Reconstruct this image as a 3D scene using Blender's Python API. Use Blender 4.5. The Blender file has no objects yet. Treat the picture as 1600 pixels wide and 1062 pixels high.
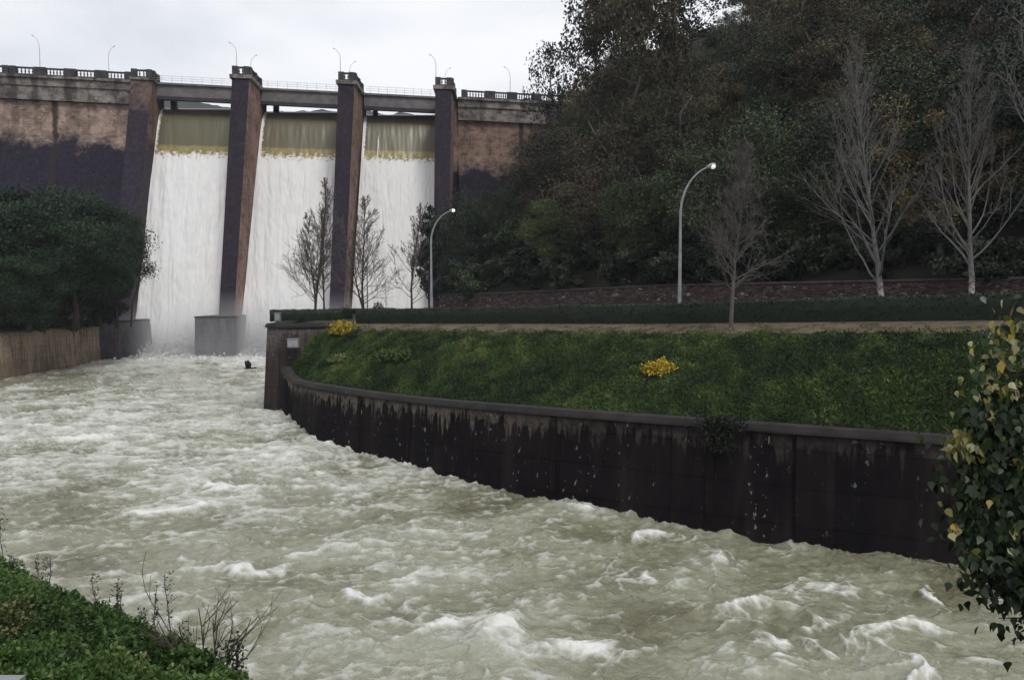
import bpy, math, random
import numpy as np
from mathutils import Vector, Matrix
R = math.radians
C = bpy.context.scene.collection
sc = bpy.context.scene
# ---------------------------------------------------------------- camera, sky, sun
FPX = 1250.0                      # focal length in pixels of the 1600 px wide photo
EYE = 9.0
PITCH = math.atan(71/1250)
cam_d = bpy.data.cameras.new('camera'); cam = bpy.data.objects.new('camera', cam_d); C.objects.link(cam)
cam.location = (0, 0, EYE); cam.rotation_euler = (R(90)-PITCH, 0, 0)
cam_d.sensor_width = 36; cam_d.lens = 36*FPX/1600; cam_d.clip_end = 6000; cam_d.clip_start = 0.05
sc.camera = cam
SUN_EL, SUN_AZ = R(52), R(150)    # azimuth clockwise from +Y
w = bpy.data.worlds.new('World'); sc.world = w; w.use_nodes = True
nt = w.node_tree; nt.nodes.clear()
o_ = nt.nodes.new('ShaderNodeOutputWorld'); bg = nt.nodes.new('ShaderNodeBackground'); bg.inputs[1].default_value = 0.1
sky = nt.nodes.new('ShaderNodeTexSky'); sky.sky_type = 'NISHITA'; sky.sun_disc = False
sky.sun_elevation = SUN_EL; sky.sun_rotation = SUN_AZ; sky.air_density = 1.5; sky.dust_density = 4
tc = nt.nodes.new('ShaderNodeTexCoord'); mp = nt.nodes.new('ShaderNodeMapping'); mp.inputs['Scale'].default_value = (1, 1, 2.6)
nz = nt.nodes.new('ShaderNodeTexNoise'); nz.inputs['Scale'].default_value = 2.3; nz.inputs['Detail'].default_value = 6; nz.inputs['Distortion'].default_value = .35
rp = nt.nodes.new('ShaderNodeValToRGB')
rp.color_ramp.elements[0].position = .34; rp.color_ramp.elements[0].color = (.66, .69, .76, 1)
rp.color_ramp.elements[1].position = .62; rp.color_ramp.elements[1].color = (.93, .94, .97, 1)
sl = nt.nodes.new('ShaderNodeVectorMath'); sl.operation = 'SCALE'; sl.inputs['Scale'].default_value = 11.5
mx = nt.nodes.new('ShaderNodeMix'); mx.data_type = 'RGBA'; mx.inputs[0].default_value = .93
L = nt.links.new
L(tc.outputs['Generated'], mp.inputs[0]); L(mp.outputs[0], nz.inputs['Vector']); L(nz.outputs[0], rp.inputs[0]); L(rp.outputs[0], sl.inputs[0])
L(sky.outputs[0], mx.inputs[6]); L(sl.outputs[0], mx.inputs[7]); L(mx.outputs[2], bg.inputs[0]); L(bg.outputs[0], o_.inputs[0])
sd = bpy.data.lights.new('sun', 'SUN'); sd.energy = 1.5; sd.angle = R(14); sd.color = (1, .97, .92)
so = bpy.data.objects.new('sun', sd); C.objects.link(so)
sdir = Vector((math.sin(SUN_AZ)*math.cos(SUN_EL), math.cos(SUN_AZ)*math.cos(SUN_EL), math.sin(SUN_EL)))
so.rotation_euler = sdir.to_track_quat('Z', 'Y').to_euler(); so.location = (0, -20, 60)
sc.view_settings.view_transform = 'Standard'; sc.view_settings.look = 'None'; sc.view_settings.exposure = 0.0
sc.view_settings.gamma = 1
# ---------------------------------------------------------------- survey helpers
def ray(px, py):
    f = Vector((0, math.cos(PITCH), -math.sin(PITCH))); u = Vector((0, math.sin(PITCH), math.cos(PITCH)))
    return f*FPX + Vector((px-800, 0, 0)) + u*(531-py)
def P(px, py, Y):
    d = ray(px, py); return Vector((0, 0, EYE)) + d*(Y/d.y)
def PZ(px, py, z):
    d = ray(px, py); return Vector((0, 0, EYE)) + d*((z-EYE)/d.z)
def proj(p):
    d = Vector(p)-Vector((0, 0, EYE)); f = d.y*math.cos(PITCH)-d.z*math.sin(PITCH); u = d.y*math.sin(PITCH)+d.z*math.cos(PITCH)
    return 800+d.x/f*FPX, 531-u/f*FPX
# ---------------------------------------------------------------- object helpers
def tag(o, label=None, cat=None, group=None, kind=None):
    if label: o['label'] = label
    if cat: o['category'] = cat
    if group: o['group'] = group
    if kind: o['kind'] = kind
    return o
def empty(name, loc=(0, 0, 0), rz=0):
    o = bpy.data.objects.new(name, None); o.location = loc; o.rotation_euler.z = rz; o.empty_display_size = .3
    C.objects.link(o); return o
def link(name, me, mat, parent=None):
    o = bpy.data.objects.new(name, me); C.objects.link(o)
    if mat and not me.materials: me.materials.append(mat)
    if parent: o.parent = parent
    return o
def copy_tree(o, parent=None):
    c = o.copy(); C.objects.link(c); c.parent = parent
    for ch in list(o.children): copy_tree(ch, c)
    return c
class MB:
    def __init__(s): s.v = []; s.f = []
    def add(s, vs, fs):
        b = len(s.v); s.v += [tuple(v) for v in vs]; s.f += [tuple(i+b for i in f) for f in fs]; return s
    def hexa(s, b, t):            # bottom and top quads
        return s.add(list(b)+list(t), [(3, 2, 1, 0), (4, 5, 6, 7), (0, 1, 5, 4), (1, 2, 6, 5), (2, 3, 7, 6), (3, 0, 4, 7)])
    def box(s, a, b):
        (x0, y0, z0), (x1, y1, z1) = a, b
        return s.hexa([(x0, y0, z0), (x1, y0, z0), (x1, y1, z0), (x0, y1, z0)], [(x0, y0, z1), (x1, y0, z1), (x1, y1, z1), (x0, y1, z1)])
    def tube(s, pts, rad, n=6, cap=True):
        pts = [Vector(p) for p in pts]
        if not hasattr(rad, '__len__'): rad = [rad]*len(pts)
        b = len(s.v); ref = None
        for i, p in enumerate(pts):
            d = (pts[min(i+1, len(pts)-1)]-pts[max(i-1, 0)])
            if d.length < 1e-9: d = Vector((0, 0, 1))
            d.normalize()
            if ref is None: ref = Vector((1, 0, 0)) if abs(d.x) < .8 else Vector((0, 1, 0))
            a = (ref-d*ref.dot(d)); a.normalize(); c = d.cross(a); ref = a
            for k in range(n):
                t = 2*math.pi*k/n; s.v.append(tuple(p+(a*math.cos(t)+c*math.sin(t))*rad[i]))
        for i in range(len(pts)-1):
            for k in range(n):
                k2 = (k+1) % n; s.f.append((b+i*n+k, b+i*n+k2, b+(i+1)*n+k2, b+(i+1)*n+k))
        if cap:
            s.f.append(tuple(b+k for k in reversed(range(n)))); e = b+(len(pts)-1)*n; s.f.append(tuple(e+k for k in range(n)))
        return s
    def lathe(s, prof, n=12, c=(0, 0, 0)):
        b = len(s.v)
        for r, z in prof:
            for k in range(n):
                t = 2*math.pi*k/n; s.v.append((c[0]+r*math.cos(t), c[1]+r*math.sin(t), c[2]+z))
        for i in range(len(prof)-1):
            for k in range(n):
                k2 = (k+1) % n; s.f.append((b+i*n+k, b+i*n+k2, b+(i+1)*n+k2, b+(i+1)*n+k))
        s.f.append(tuple(b+k for k in reversed(range(n)))); e = b+(len(prof)-1)*n; s.f.append(tuple(e+k for k in range(n)))
        return s
    def mesh(s, name, smooth=False):
        me = bpy.data.meshes.new(name); me.from_pydata(s.v, [], s.f)
        if smooth: me.polygons.foreach_set('use_smooth', [True]*len(me.polygons))
        me.update(); return me
    def build(s, name, mat, parent=None, smooth=False): return link(name, s.mesh(name, smooth), mat, parent)
def np_mesh(name, V, F, tint=None, smooth=False, pattr=None):
    V = np.asarray(V, np.float32); F = np.asarray(F, np.int32); k = F.shape[1]
    me = bpy.data.meshes.new(name); me.vertices.add(len(V)); me.vertices.foreach_set('co', V.ravel())
    me.loops.add(F.size); me.loops.foreach_set('vertex_index', F.ravel())
    me.polygons.add(len(F)); me.polygons.foreach_set('loop_start', np.arange(0, F.size, k, dtype=np.int32))
    if smooth: me.polygons.foreach_set('use_smooth', np.ones(len(F), bool))
    me.update(calc_edges=True)
    if tint is not None:
        a = me.attributes.new('tint', 'FLOAT', 'FACE'); a.data.foreach_set('value', np.asarray(tint, np.float32))
    for nm, arr in (pattr or {}).items():
        a = me.attributes.new(nm, 'FLOAT', 'POINT'); a.data.foreach_set('value', np.asarray(arr, np.float32).ravel())
    return me
def grid_faces(nr, nc):
    i = np.arange(nr-1)[:, None]*nc+np.arange(nc-1)[None, :]; i = i.ravel()
    return np.stack([i, i+1, i+nc+1, i+nc], 1)
def leaf_arrays(rng, pts, size, aspect=.55, up=0.3, tilt=None, dirs=None):
    """rhombus leaves: pts Nx3, size N"""
    n = len(pts)
    d = rng.normal(size=(n, 3)) if dirs is None else dirs+rng.normal(size=(n, 3))*.35
    d[:, 2] += up; d /= np.linalg.norm(d, axis=1)[:, None]
    r = rng.normal(size=(n, 3)); s = np.cross(d, r); s /= np.linalg.norm(s, axis=1)[:, None]+1e-9
    nn = np.cross(d, s); size = np.asarray(size)[:, None]
    a = pts; b = pts+d*size*.45+s*size*aspect*.5+nn*size*.08; c = pts+d*size; e = pts+d*size*.45-s*size*aspect*.5+nn*size*.08
    V = np.stack([a, b, c, e], 1).reshape(-1, 3); F = np.arange(4*n).reshape(n, 4)
    return V, F
def hsh(ix, iy, s):
    h = (ix.astype(np.int64)*374761393+iy.astype(np.int64)*668265263+s*2147483647) & 0xffffffff
    h = ((h ^ (h >> 13))*1274126177) & 0xffffffff; h = h ^ (h >> 16)
    return (h & 0xffff)/65536.0*2*math.pi
def perlin(x, y, s=0):
    x = np.asarray(x, float); y = np.asarray(y, float)
    xi = np.floor(x); yi = np.floor(y); fx = x-xi; fy = y-yi
    def g(ax, ay):
        a = hsh(xi+ax, yi+ay, s); return np.cos(a)*(fx-ax)+np.sin(a)*(fy-ay)
    u = fx*fx*fx*(fx*(fx*6-15)+10); v = fy*fy*fy*(fy*(fy*6-15)+10)
    return ((g(0, 0)*(1-u)+g(1, 0)*u)*(1-v)+(g(0, 1)*(1-u)+g(1, 1)*u)*v)*1.5
def fbm(x, y, s=0, o=4):
    r = 0; a = 1
    for k in range(o): r = r+a*perlin(x*2**k, y*2**k, s+k*17); a *= .5
    return r
def sstep(a, b, x): t = np.clip((x-a)/(b-a), 0, 1); return t*t*(3-2*t)
# ---------------------------------------------------------------- materials
def mat(name, rough=.85, spec=.3):
    m = bpy.data.materials.new(name); m.use_nodes = True; t = m.node_tree; b = t.nodes['Principled BSDF']
    b.inputs['Roughness'].default_value = rough; b.inputs['Specular IOR Level'].default_value = spec
    return m, t, b
def N(t, typ, **kw):
    n = t.nodes.new(typ)
    for k, v in kw.items():
        if k in n.inputs: n.inputs[k].default_value = v
        else: setattr(n, k, v)
    return n
def ramp(t, fac, stops, interp='LINEAR'):
    n = t.nodes.new('ShaderNodeValToRGB'); cr = n.color_ramp; cr.interpolation = interp
    while len(cr.elements) < len(stops): cr.elements.new(.5)
    for e, (p, c) in zip(cr.elements, stops):
        e.position = p; e.color = (c, c, c, 1) if not hasattr(c, '__len__') else tuple(c)+(1,)
    t.links.new(fac, n.inputs[0]); return n.outputs[0]
def noise(t, vec, scale, detail=4, rough=.55, dist=0, sc3=None):
    if sc3:
        m = N(t, 'ShaderNodeMapping'); m.inputs['Scale'].default_value = sc3; t.links.new(vec, m.inputs[0]); vec = m.outputs[0]
    n = N(t, 'ShaderNodeTexNoise', Scale=scale, Detail=detail, Roughness=rough, Distortion=dist); t.links.new(vec, n.inputs['Vector']); return n.outputs[0]
def mixc(t, f, a, b, mode='MIX'):
    n = t.nodes.new('ShaderNodeMix'); n.data_type = 'RGBA'; n.blend_type = mode
    for v, i in ((f, 0), (a, 6), (b, 7)):
        if hasattr(v, 'is_output'): t.links.new(v, n.inputs[i])
        elif hasattr(v, '__len__'): n.inputs[i].default_value = tuple(v)+(1,)
        else: n.inputs[i].default_value = v
    return n.outputs[2]
def math_(t, op, a, b=0, c=None):
    n = t.nodes.new('ShaderNodeMath'); n.operation = op
    for v, i in ((a, 0), (b, 1), (c, 2)):
        if v is None: continue
        if hasattr(v, 'is_output'): t.links.new(v, n.inputs[i])
        else: n.inputs[i].default_value = v
    return n.outputs[0]
def coords(t, kind='Object'): return t.nodes.new('ShaderNodeTexCoord').outputs[kind]
def wpos(t): return t.nodes.new('ShaderNodeNewGeometry').outputs['Position']
def bump(t, b, h, strength=.4, dist=.05):
    n = N(t, 'ShaderNodeBump', Strength=strength, Distance=dist); t.links.new(h, n.inputs['Height']); t.links.new(n.outputs[0], b.inputs['Normal'])
def simple(name, c1, c2, scale=3, rough=.85, bumps=.2, bd=.02, spec=.3):
    m, t, b = mat(name, rough, spec); v = wpos(t); n = noise(t, v, scale, 6)
    t.links.new(ramp(t, n, [(.3, c1), (.7, c2)]), b.inputs['Base Color'])
    if bumps: bump(t, b, noise(t, v, scale*6, 5), bumps, bd)
    return m
def foliage(name, stops, rough=.6, tr=.0, spec=.25):
    m, t, b = mat(name, rough, spec)
    at = t.nodes.new('ShaderNodeAttribute'); at.attribute_name = 'tint'
    col = ramp(t, at.outputs['Fac'], stops)
    if name in ('evergreen_leaves', 'olive_brown_leaves', 'russet_leaves', 'mid_green_leaves'):
        oi = t.nodes.new('ShaderNodeObjectInfo'); col = mixc(t, 1.0, col, ramp(t, oi.outputs['Random'], [(0, (.45, .5, .62)), (.35, (.75, .8, .85)), (.7, (1.15, 1.12, 1.05)), (1, (1.75, 1.6, 1.35))]), 'MULTIPLY')
    t.links.new(col, b.inputs['Base Color'])
    if tr:
        tl = t.nodes.new('ShaderNodeBsdfTranslucent'); t.links.new(col, tl.inputs[0]); ms = t.nodes.new('ShaderNodeMixShader'); ms.inputs[0].default_value = tr
        t.links.new(b.outputs[0], ms.inputs[1]); t.links.new(tl.outputs[0], ms.inputs[2]); t.links.new(ms.outputs[0], t.nodes['Material Output'].inputs[0])
    return m
M = {}
DARK = (.026, .022, .034)
def masonry(name, zst, soft=1.6, c1=(.215, .155, .125), c2=(.40, .30, .245), dark=(.020, .017, .028), lichen=.0, stains=.5, brick=(1.0, .42)):
    """dressed stone with a dark algae stain below world height zst"""
    m, t, b = mat(name, .9, .15); v = wpos(t)
    uv = coords(t, 'UV')
    n1 = noise(t, v, .9, 8, .65); base = ramp(t, n1, [(.3, c1), (.68, c2)])
    bk = N(t, 'ShaderNodeTexBrick', Scale=1.0); bk.inputs['Brick Width'].default_value = brick[0]; bk.inputs['Row Height'].default_value = brick[1]
    bk.inputs['Mortar Size'].default_value = .035; bk.inputs['Color1'].default_value = (1, 1, 1, 1); bk.inputs['Color2'].default_value = (.55, .55, .55, 1); bk.inputs['Mortar'].default_value = (.4, .4, .4, 1)
    t.links.new(uv, bk.inputs['Vector'])
    base = mixc(t, .6, base, bk.outputs[0], 'MULTIPLY')
    hl = ramp(t, noise(t, v, 1, 4, .6, .4, (.9, .9, 3.2)), [(.54, 0.0), (.60, .8)]); base = mixc(t, hl, base, tuple(c*.45 for c in c1))
    pf = ramp(t, noise(t, v, .45, 5, .6), [(.42, 0.0), (.62, .6)]); base = mixc(t, pf, base, tuple(min(1, c*1.25) for c in c2))
    sp = ramp(t, noise(t, v, 2.6, 4, .6), [(.63, 0.0), (.66, 1.0)]); base = mixc(t, math_(t, 'MULTIPLY', sp, .8), base, (.045, .035, .035))
    wsp = ramp(t, noise(t, v, 1.9, 3, .5, 0, (1, 1, .5)), [(.70, 0.0), (.74, .8)]); base = mixc(t, wsp, base, (.42, .37, .34))
    # streaks running down
    st = ramp(t, noise(t, v, 1, 5, .6, sc3=(.55, .55, .05)), [(.50, 0.0), (.60, 1.0)])
    base = mixc(t, math_(t, 'MULTIPLY', st, stains), base, (.05, .038, .04))
    sepz = t.nodes.new('ShaderNodeSeparateXYZ'); t.links.new(v, sepz.inputs[0])
    edge = math_(t, 'ADD', sepz.outputs[2], math_(t, 'MULTIPLY', math_(t, 'SUBTRACT', noise(t, v, .33, 6, .65), .5), 9.0))
    f = ramp(t, math_(t, 'DIVIDE', math_(t, 'SUBTRACT', edge, zst-soft), 2*soft), [(.1, 1.0), (.9, 0.0)])
    dn = ramp(t, noise(t, v, 1.8, 7, .7), [(.3, tuple(c*.55 for c in dark)), (.5, dark), (.75, tuple(c*1.9 for c in dark))])
    col = mixc(t, f, base, dn)
    if lichen:
        lf = ramp(t, noise(t, v, 3.2, 5, .6), [(.66, 0.0), (.72, lichen)]); col = mixc(t, lf, col, (.25, .23, .22))
    if name.startswith('dam_masonry'):
        su = t.nodes.new('ShaderNodeSeparateXYZ'); t.links.new(uv, su.inputs[0]); md_ = math_(t, 'MODULO', math_(t, 'ADD', su.outputs[0], 400.0+5.2), 14.2)
        wob = math_(t, 'ADD', math_(t, 'ABSOLUTE', math_(t, 'SUBTRACT', md_, 7.1)), math_(t, 'MULTIPLY', math_(t, 'SUBTRACT', noise(t, v, 1.2, 5, .7), .5), 1.1))
        col = mixc(t, ramp(t, wob, [(.25, .85), (.55, 0.0)]), col, (.03, .022, .024))
    t.links.new(col, b.inputs['Base Color']); bump(t, b, mixc(t, .5, noise(t, v, 2.5, 8, .7), bk.outputs[0]), .5, .12)
    return m
M['dam_wall'] = masonry('dam_masonry', 32.4, 1.2, lichen=.5, stains=.35)
M['dam_wall_right'] = masonry('dam_masonry_right', 29.6, 1.2, c1=(.15, .10, .085), c2=(.27, .19, .15), stains=.3)
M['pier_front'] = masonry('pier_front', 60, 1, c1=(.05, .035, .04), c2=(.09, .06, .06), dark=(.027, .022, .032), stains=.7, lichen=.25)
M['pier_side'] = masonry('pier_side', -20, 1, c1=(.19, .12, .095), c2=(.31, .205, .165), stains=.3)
M['cornice'] = masonry('cornice', -50, 1, c1=(.09, .08, .078), c2=(.27, .24, .22), stains=.8, brick=(2.4, .9))
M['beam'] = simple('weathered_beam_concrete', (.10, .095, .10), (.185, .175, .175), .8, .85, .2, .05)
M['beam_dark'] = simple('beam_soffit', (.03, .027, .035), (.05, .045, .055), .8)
M['balustrade'] = simple('sooty_balustrade', (.025, .023, .028), (.075, .07, .075), 1.2)
M['rail'] = simple('white_rail', (.55, .56, .58), (.65, .66, .68), 2, .5, 0)
M['pole'] = simple('galvanised_pole', (.20, .205, .215), (.30, .305, .315), 2, .45, .05, .005)
M['pole_dark'] = simple('crest_pole', (.40, .41, .43), (.5, .51, .53), 2, .5, 0)
m, t, b = mat('lamp_glass', .2, .5); b.inputs['Base Color'].default_value = (.9, .9, .9, 1); b.inputs['Emission Color'].default_value = (1, .98, .95, 1); b.inputs['Emission Strength'].default_value = .55; M['lamp_glass'] = m
# river walls ------------------------------------------------
def wall_mat(name, base1, base2, dripc, drip_top, drip_len, speck, pil=None):
    m, t, b = mat(name, .92, .06); uv = coords(t, 'UV'); s = t.nodes.new('ShaderNodeSeparateXYZ'); t.links.new(uv, s.inputs[0])
    u, vv = s.outputs[0], s.outputs[1]
    base = ramp(t, noise(t, uv, .9, 8, .65, sc3=(1, .45, 1)), [(.28, base1), (.75, base2)])
    base = mixc(t, ramp(t, noise(t, uv, .16, 3), [(.45, 0.0), (.7, .5)]), base, tuple(c*1.6 for c in base2))
    jt = N(t, 'ShaderNodeTexBrick', Scale=1.0); jt.offset = 0; jt.inputs['Brick Width'].default_value = 5.2; jt.inputs['Row Height'].default_value = 1.35; jt.inputs['Mortar Size'].default_value = .035; jt.inputs['Mortar Smooth'].default_value = .4
    jt.inputs['Color1'].default_value = (1, 1, 1, 1); jt.inputs['Color2'].default_value = (.7, .7, .7, 1); jt.inputs['Mortar'].default_value = (.3, .3, .3, 1); t.links.new(uv, jt.inputs['Vector']); base = mixc(t, .8, base, jt.outputs[0], 'MULTIPLY')
    rs = ramp(t, noise(t, uv, 1, 5, .65, 0, (.8, .10, 1)), [(.52, 0.0), (.68, .45)]); base = mixc(t, rs, base, tuple(c*2.1 for c in base2))
    # pale drips below the coping
    dn = noise(t, uv, 1, 6, .7, sc3=(2.6, .28, 1)); dist = math_(t, 'SUBTRACT', drip_top, vv)
    thr = math_(t, 'ADD', .40, math_(t, 'MULTIPLY', dist, .16/drip_len))
    zone = ramp(t, noise(t, uv, .12, 2), [(.35, .45), (.55, 1.0)])
    dr = math_(t, 'MULTIPLY', ramp(t, math_(t, 'SUBTRACT', dn, thr), [(.0, 0.0), (.06, 1.0)]), zone)
    dr = math_(t, 'MULTIPLY', dr, ramp(t, noise(t, uv, 3.5, 4), [(.35, .25), (.6, 1.0)]))
    if pil: dr = math_(t, 'MULTIPLY', dr, ramp(t, math_(t, 'DIVIDE', u, 60.0), [(.02, .1), (.06, 1.0), (pil[0], .9), (pil[1], .22)]))
    col = mixc(t, math_(t, 'MULTIPLY', dr, .8), base, dripc)
    if pil:
        bn = ramp(t, noise(t, uv, 1, 2, .5, 0, (1.1, .02, 1)), [(.40, 0.0), (.60, .62)]); bl_ = ramp(t, math_(t, 'ADD', math_(t, 'SUBTRACT', bn, dist), math_(t, 'MULTIPLY', math_(t, 'SUBTRACT', noise(t, uv, 3, 5, .6), .5), .5)), [(.02, 0.0), (.10, .85)])
        bl_ = math_(t, 'MULTIPLY', bl_, ramp(t, math_(t, 'DIVIDE', u, 60.0), [(.03, .0), (.06, 1.0), (.5, .8), (.62, .15)])); col = mixc(t, bl_, col, mixc(t, noise(t, uv, 6, 5), (.05, .042, .036), (.20, .175, .15)))
    if speck:
        a = noise(t, uv, 4.0, 3, .5, sc3=(1.3, .7, 1)); cl = noise(t, uv, 1, 3, .6, sc3=(.9, .12, 1))
        sp = math_(t, 'MULTIPLY', ramp(t, a, [(.64, 0.0), (.68, 1.0)]), ramp(t, cl, [(.51, 0.0), (.57, 1.0)]))
        if pil: sp = math_(t, 'MULTIPLY', sp, ramp(t, math_(t, 'DIVIDE', u, 60.0), [(.1, .2), (.25, 1.0), (pil[1], 1.0), (.85, .15)]))
        col = mixc(t, math_(t, 'MULTIPLY', sp, speck), col, (.34, .34, .36))
    t.links.new(col, b.inputs['Base Color']); bump(t, b, noise(t, uv, 3, 8, .7), .5, .06)
    return m
M['river_wall'] = wall_mat('black_stained_river_wall', (.005, .0045, .006), (.016, .012, .013), (.20, .17, .145), 10.0, 1.0, .7, (.52, .72))
M['nose_wall'] = wall_mat('nose_wall', (.02, .018, .018), (.052, .042, .040), (.12, .105, .10), 10.0, 2.0, .4)
M['left_wall'] = wall_mat('ochre_streaked_river_wall', (.12, .088, .068), (.31, .235, .175), (.44, .37, .30), 10.0, 4.5, .2)
M['coping'] = simple('mossy_coping', (.010, .009, .009), (.034, .029, .029), 1.1, .85, .3, .03)
M['block'] = wall_mat('wet_grey_concrete', (.035, .033, .04), (.115, .108, .115), (.16, .15, .15), 6.0, 4.0, .3)
M['dark_band'] = simple('dark_parapet', (.022, .018, .022), (.045, .038, .042), .8)
# rubble wall
m, t, b = mat('rubble_stone', .9, .15); uv = coords(t, 'UV')
vo = N(t, 'ShaderNodeTexVoronoi', Scale=3.4); mpn = N(t, 'ShaderNodeMapping'); mpn.inputs['Scale'].default_value = (.8, 1.8, 1); t.links.new(uv, mpn.inputs[0]); t.links.new(mpn.outputs[0], vo.inputs['Vector'])
vc = t.nodes.new('ShaderNodeSeparateColor'); t.links.new(vo.outputs['Color'], vc.inputs[0])
col = ramp(t, vc.outputs[0], [(0, (.030, .022, .022)), (.6, (.065, .045, .04)), (.85, (.085, .065, .06)), (.96, (.10, .08, .075)), (1, (.26, .24, .23))])
ve = N(t, 'ShaderNodeTexVoronoi', Scale=3.4, feature='DISTANCE_TO_EDGE'); t.links.new(mpn.outputs[0], ve.inputs['Vector'])
col = mixc(t, ramp(t, ve.outputs[0], [(.02, 1.0), (.07, 0.0)]), col, (.018, .014, .015)); t.links.new(col, b.inputs['Base Color']); bump(t, b, ve.outputs[0], .8, .15); M['rubble'] = m
# vegetation and ground
M['earth'] = simple('dark_earth', (.018, .020, .010), (.040, .038, .022), 1.2, .95, .5, .06)
M['hill'] = simple('forest_floor', (.010, .010, .008), (.024, .022, .014), .5, .95, .5, .1)
M['path'] = simple('trodden_earth', (.060, .048, .030), (.13, .10, .062), 1.6, .95, .4, .04)
M['asphalt'] = simple('asphalt', (.045, .045, .048), (.06, .06, .062), 3, .9, .3, .01)
M['turf'] = simple('turf', (.014, .022, .008), (.030, .044, .016), 1.5, .95, .5, .05)
M['far_hill'] = simple('far_hill', (.03, .035, .035), (.07, .075, .07), .02, .95, 0)
M['ground_far'] = simple('far_ground', (.03, .035, .02), (.06, .06, .035), .05, .95, 0)
M['weeds'] = foliage('bank_weeds', [(0, (.013, .024, .012)), (.35, (.032, .058, .019)), (.7, (.066, .104, .028)), (1, (.17, .18, .07))], .7, 0, .1)
M['bank_leaf'] = foliage('near_bank_leaves', [(0, (0.016, 0.026, 0.010)), (.4, (0.046, 0.091, 0.023)), (.8, (0.098, 0.176, 0.042)), (1, (0.208, 0.169, 0.078))], .5, .2)
M['verge'] = foliage('verge_grass', [(0, (.02, .03, .012)), (.5, (.055, .055, .028)), (1, (.14, .11, .07))], .8)
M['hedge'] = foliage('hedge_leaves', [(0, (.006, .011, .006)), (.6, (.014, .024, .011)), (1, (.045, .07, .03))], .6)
M['oak'] = foliage('evergreen_leaves', [(0, (0.012, 0.019, 0.013)), (.5, (0.029, 0.043, 0.025)), (1, (0.065, 0.087, 0.043))], .6)
M['olive'] = foliage('olive_brown_leaves', [(0, (0.032, 0.030, 0.019)), (.5, (0.080, 0.074, 0.038)), (1, (0.160, 0.128, 0.061))], .6, .1)
M['olive_dim'] = foliage('dim_olive_leaves', [(0, (.030, .028, .018)), (.5, (.060, .054, .032)), (1, (.11, .09, .05))], .6, .1)
M['russet'] = foliage('russet_leaves', [(0, (.034, .028, .021)), (.5, (.076, .061, .042)), (1, (.14, .10, .06))], .6, .1)
M['mid'] = foliage('mid_green_leaves', [(0, (0.017, 0.028, 0.014)), (.5, (0.045, 0.064, 0.028)), (1, (0.098, 0.119, 0.049))], .6, .1)
M['gum'] = foliage('dark_loose_leaves', [(0, (0.007, 0.009, 0.007)), (.5, (0.016, 0.020, 0.014)), (1, (0.032, 0.038, 0.025))], .6)
M['pine'] = foliage('pine_needles', [(0, (.006, .015, .009)), (.5, (.015, .036, .016)), (1, (.042, .085, .030))], .6)
M['yellow'] = foliage('yellow_flowers', [(0, (.05, .06, .012)), (.4, (.22, .18, .02)), (1, (.55, .40, .03))], .6)
M['big_leaf'] = foliage('broad_leaves', [(0, (.010, .016, .010)), (.3, (.022, .038, .016)), (.68, (.052, .085, .034)), (.76, (.07, .08, .03)), (.86, (.30, .27, .06)), (.95, (.42, .42, .26)), (1, (.50, .30, .03))], .4, .2, .4)
M['bark'] = simple('dark_bark', (.020, .017, .016), (.050, .042, .038), 4, .9, .4, .02)
M['bark_grey'] = simple('grey_brown_bark', (.065, .055, .052), (.12, .105, .10), 4, .9, .3, .02)
M['bark_mid'] = simple('dim_twigs', (.075, .064, .060), (.125, .110, .104), 4, .9, .3, .02)
M['bark_pale'] = simple('pale_bark', (.085, .078, .074), (.165, .155, .15), 3, .85, .3, .02)
m, t, b = mat('white_footed_bark', .85, .2); v = coords(t); z_ = t.nodes.new('ShaderNodeSeparateXYZ'); t.links.new(v, z_.inputs[0])
wn = ramp(t, noise(t, v, 4, 5, .7), [(.45, (.08, .075, .07)), (.60, (.42, .41, .40))]); gn = ramp(t, noise(t, v, 3, 5), [(.3, (.085, .078, .074)), (.7, (.175, .165, .158))])
t.links.new(mixc(t, ramp(t, math_(t, 'DIVIDE', z_.outputs[2], 4.0), [(.35, 0.0), (.75, 1.0)]), wn, gn), b.inputs['Base Color']); M['bark_foot'] = m
M['bark_white'] = simple('white_flaking_bark', (.18, .17, .16), (.55, .54, .52), 5, .85, .3, .02)
M['dry_stem'] = simple('dry_stem', (.045, .036, .030), (.10, .085, .070), 9, .9, 0)
M['bird'] = simple('black_plumage', (.008, .008, .01), (.02, .02, .022), 9, .6, 0)
M['cabinet'] = simple('grey_cabinet', (.16, .17, .17), (.24, .25, .25), 3, .6, 0)
# moving water
m, t, b = mat('river_water', .25, .5)
fo = t.nodes.new('ShaderNodeAttribute'); fo.attribute_name = 'foam'; tu = t.nodes.new('ShaderNodeAttribute'); tu.attribute_name = 'silt'
v = wpos(t)
fn = noise(t, v, 3.2, 7, .7, .6, sc3=(1, 1.3, 1)); fn2 = noise(t, v, 14, 5, .7, .4)
ff = math_(t, 'ADD', fo.outputs['Fac'], math_(t, 'ADD', math_(t, 'MULTIPLY', math_(t, 'SUBTRACT', fn, .5), .75), math_(t, 'MULTIPLY', math_(t, 'SUBTRACT', fn2, .5), .35)))
foam = ramp(t, ff, [(.18, 0.0), (.5, .40), (.95, 1.0)])
murk = ramp(t, tu.outputs['Fac'], [(0, (.13, .125, .075)), (.45, (.225, .225, .155)), (1, (.33, .335, .265))])
t.links.new(mixc(t, foam, murk, (.70, .70, .67)), b.inputs['Base Color'])
t.links.new(ramp(t, foam, [(0, .16), (.5, .7)]), b.inputs['Roughness'])
bump(t, b, math_(t, 'ADD', noise(t, v, 6, 9, .7, .5), math_(t, 'MULTIPLY', foam, .3)), .8, .07); M['river'] = m
m, t, b = mat('spill_water', .35, .4); v = wpos(t)
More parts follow.
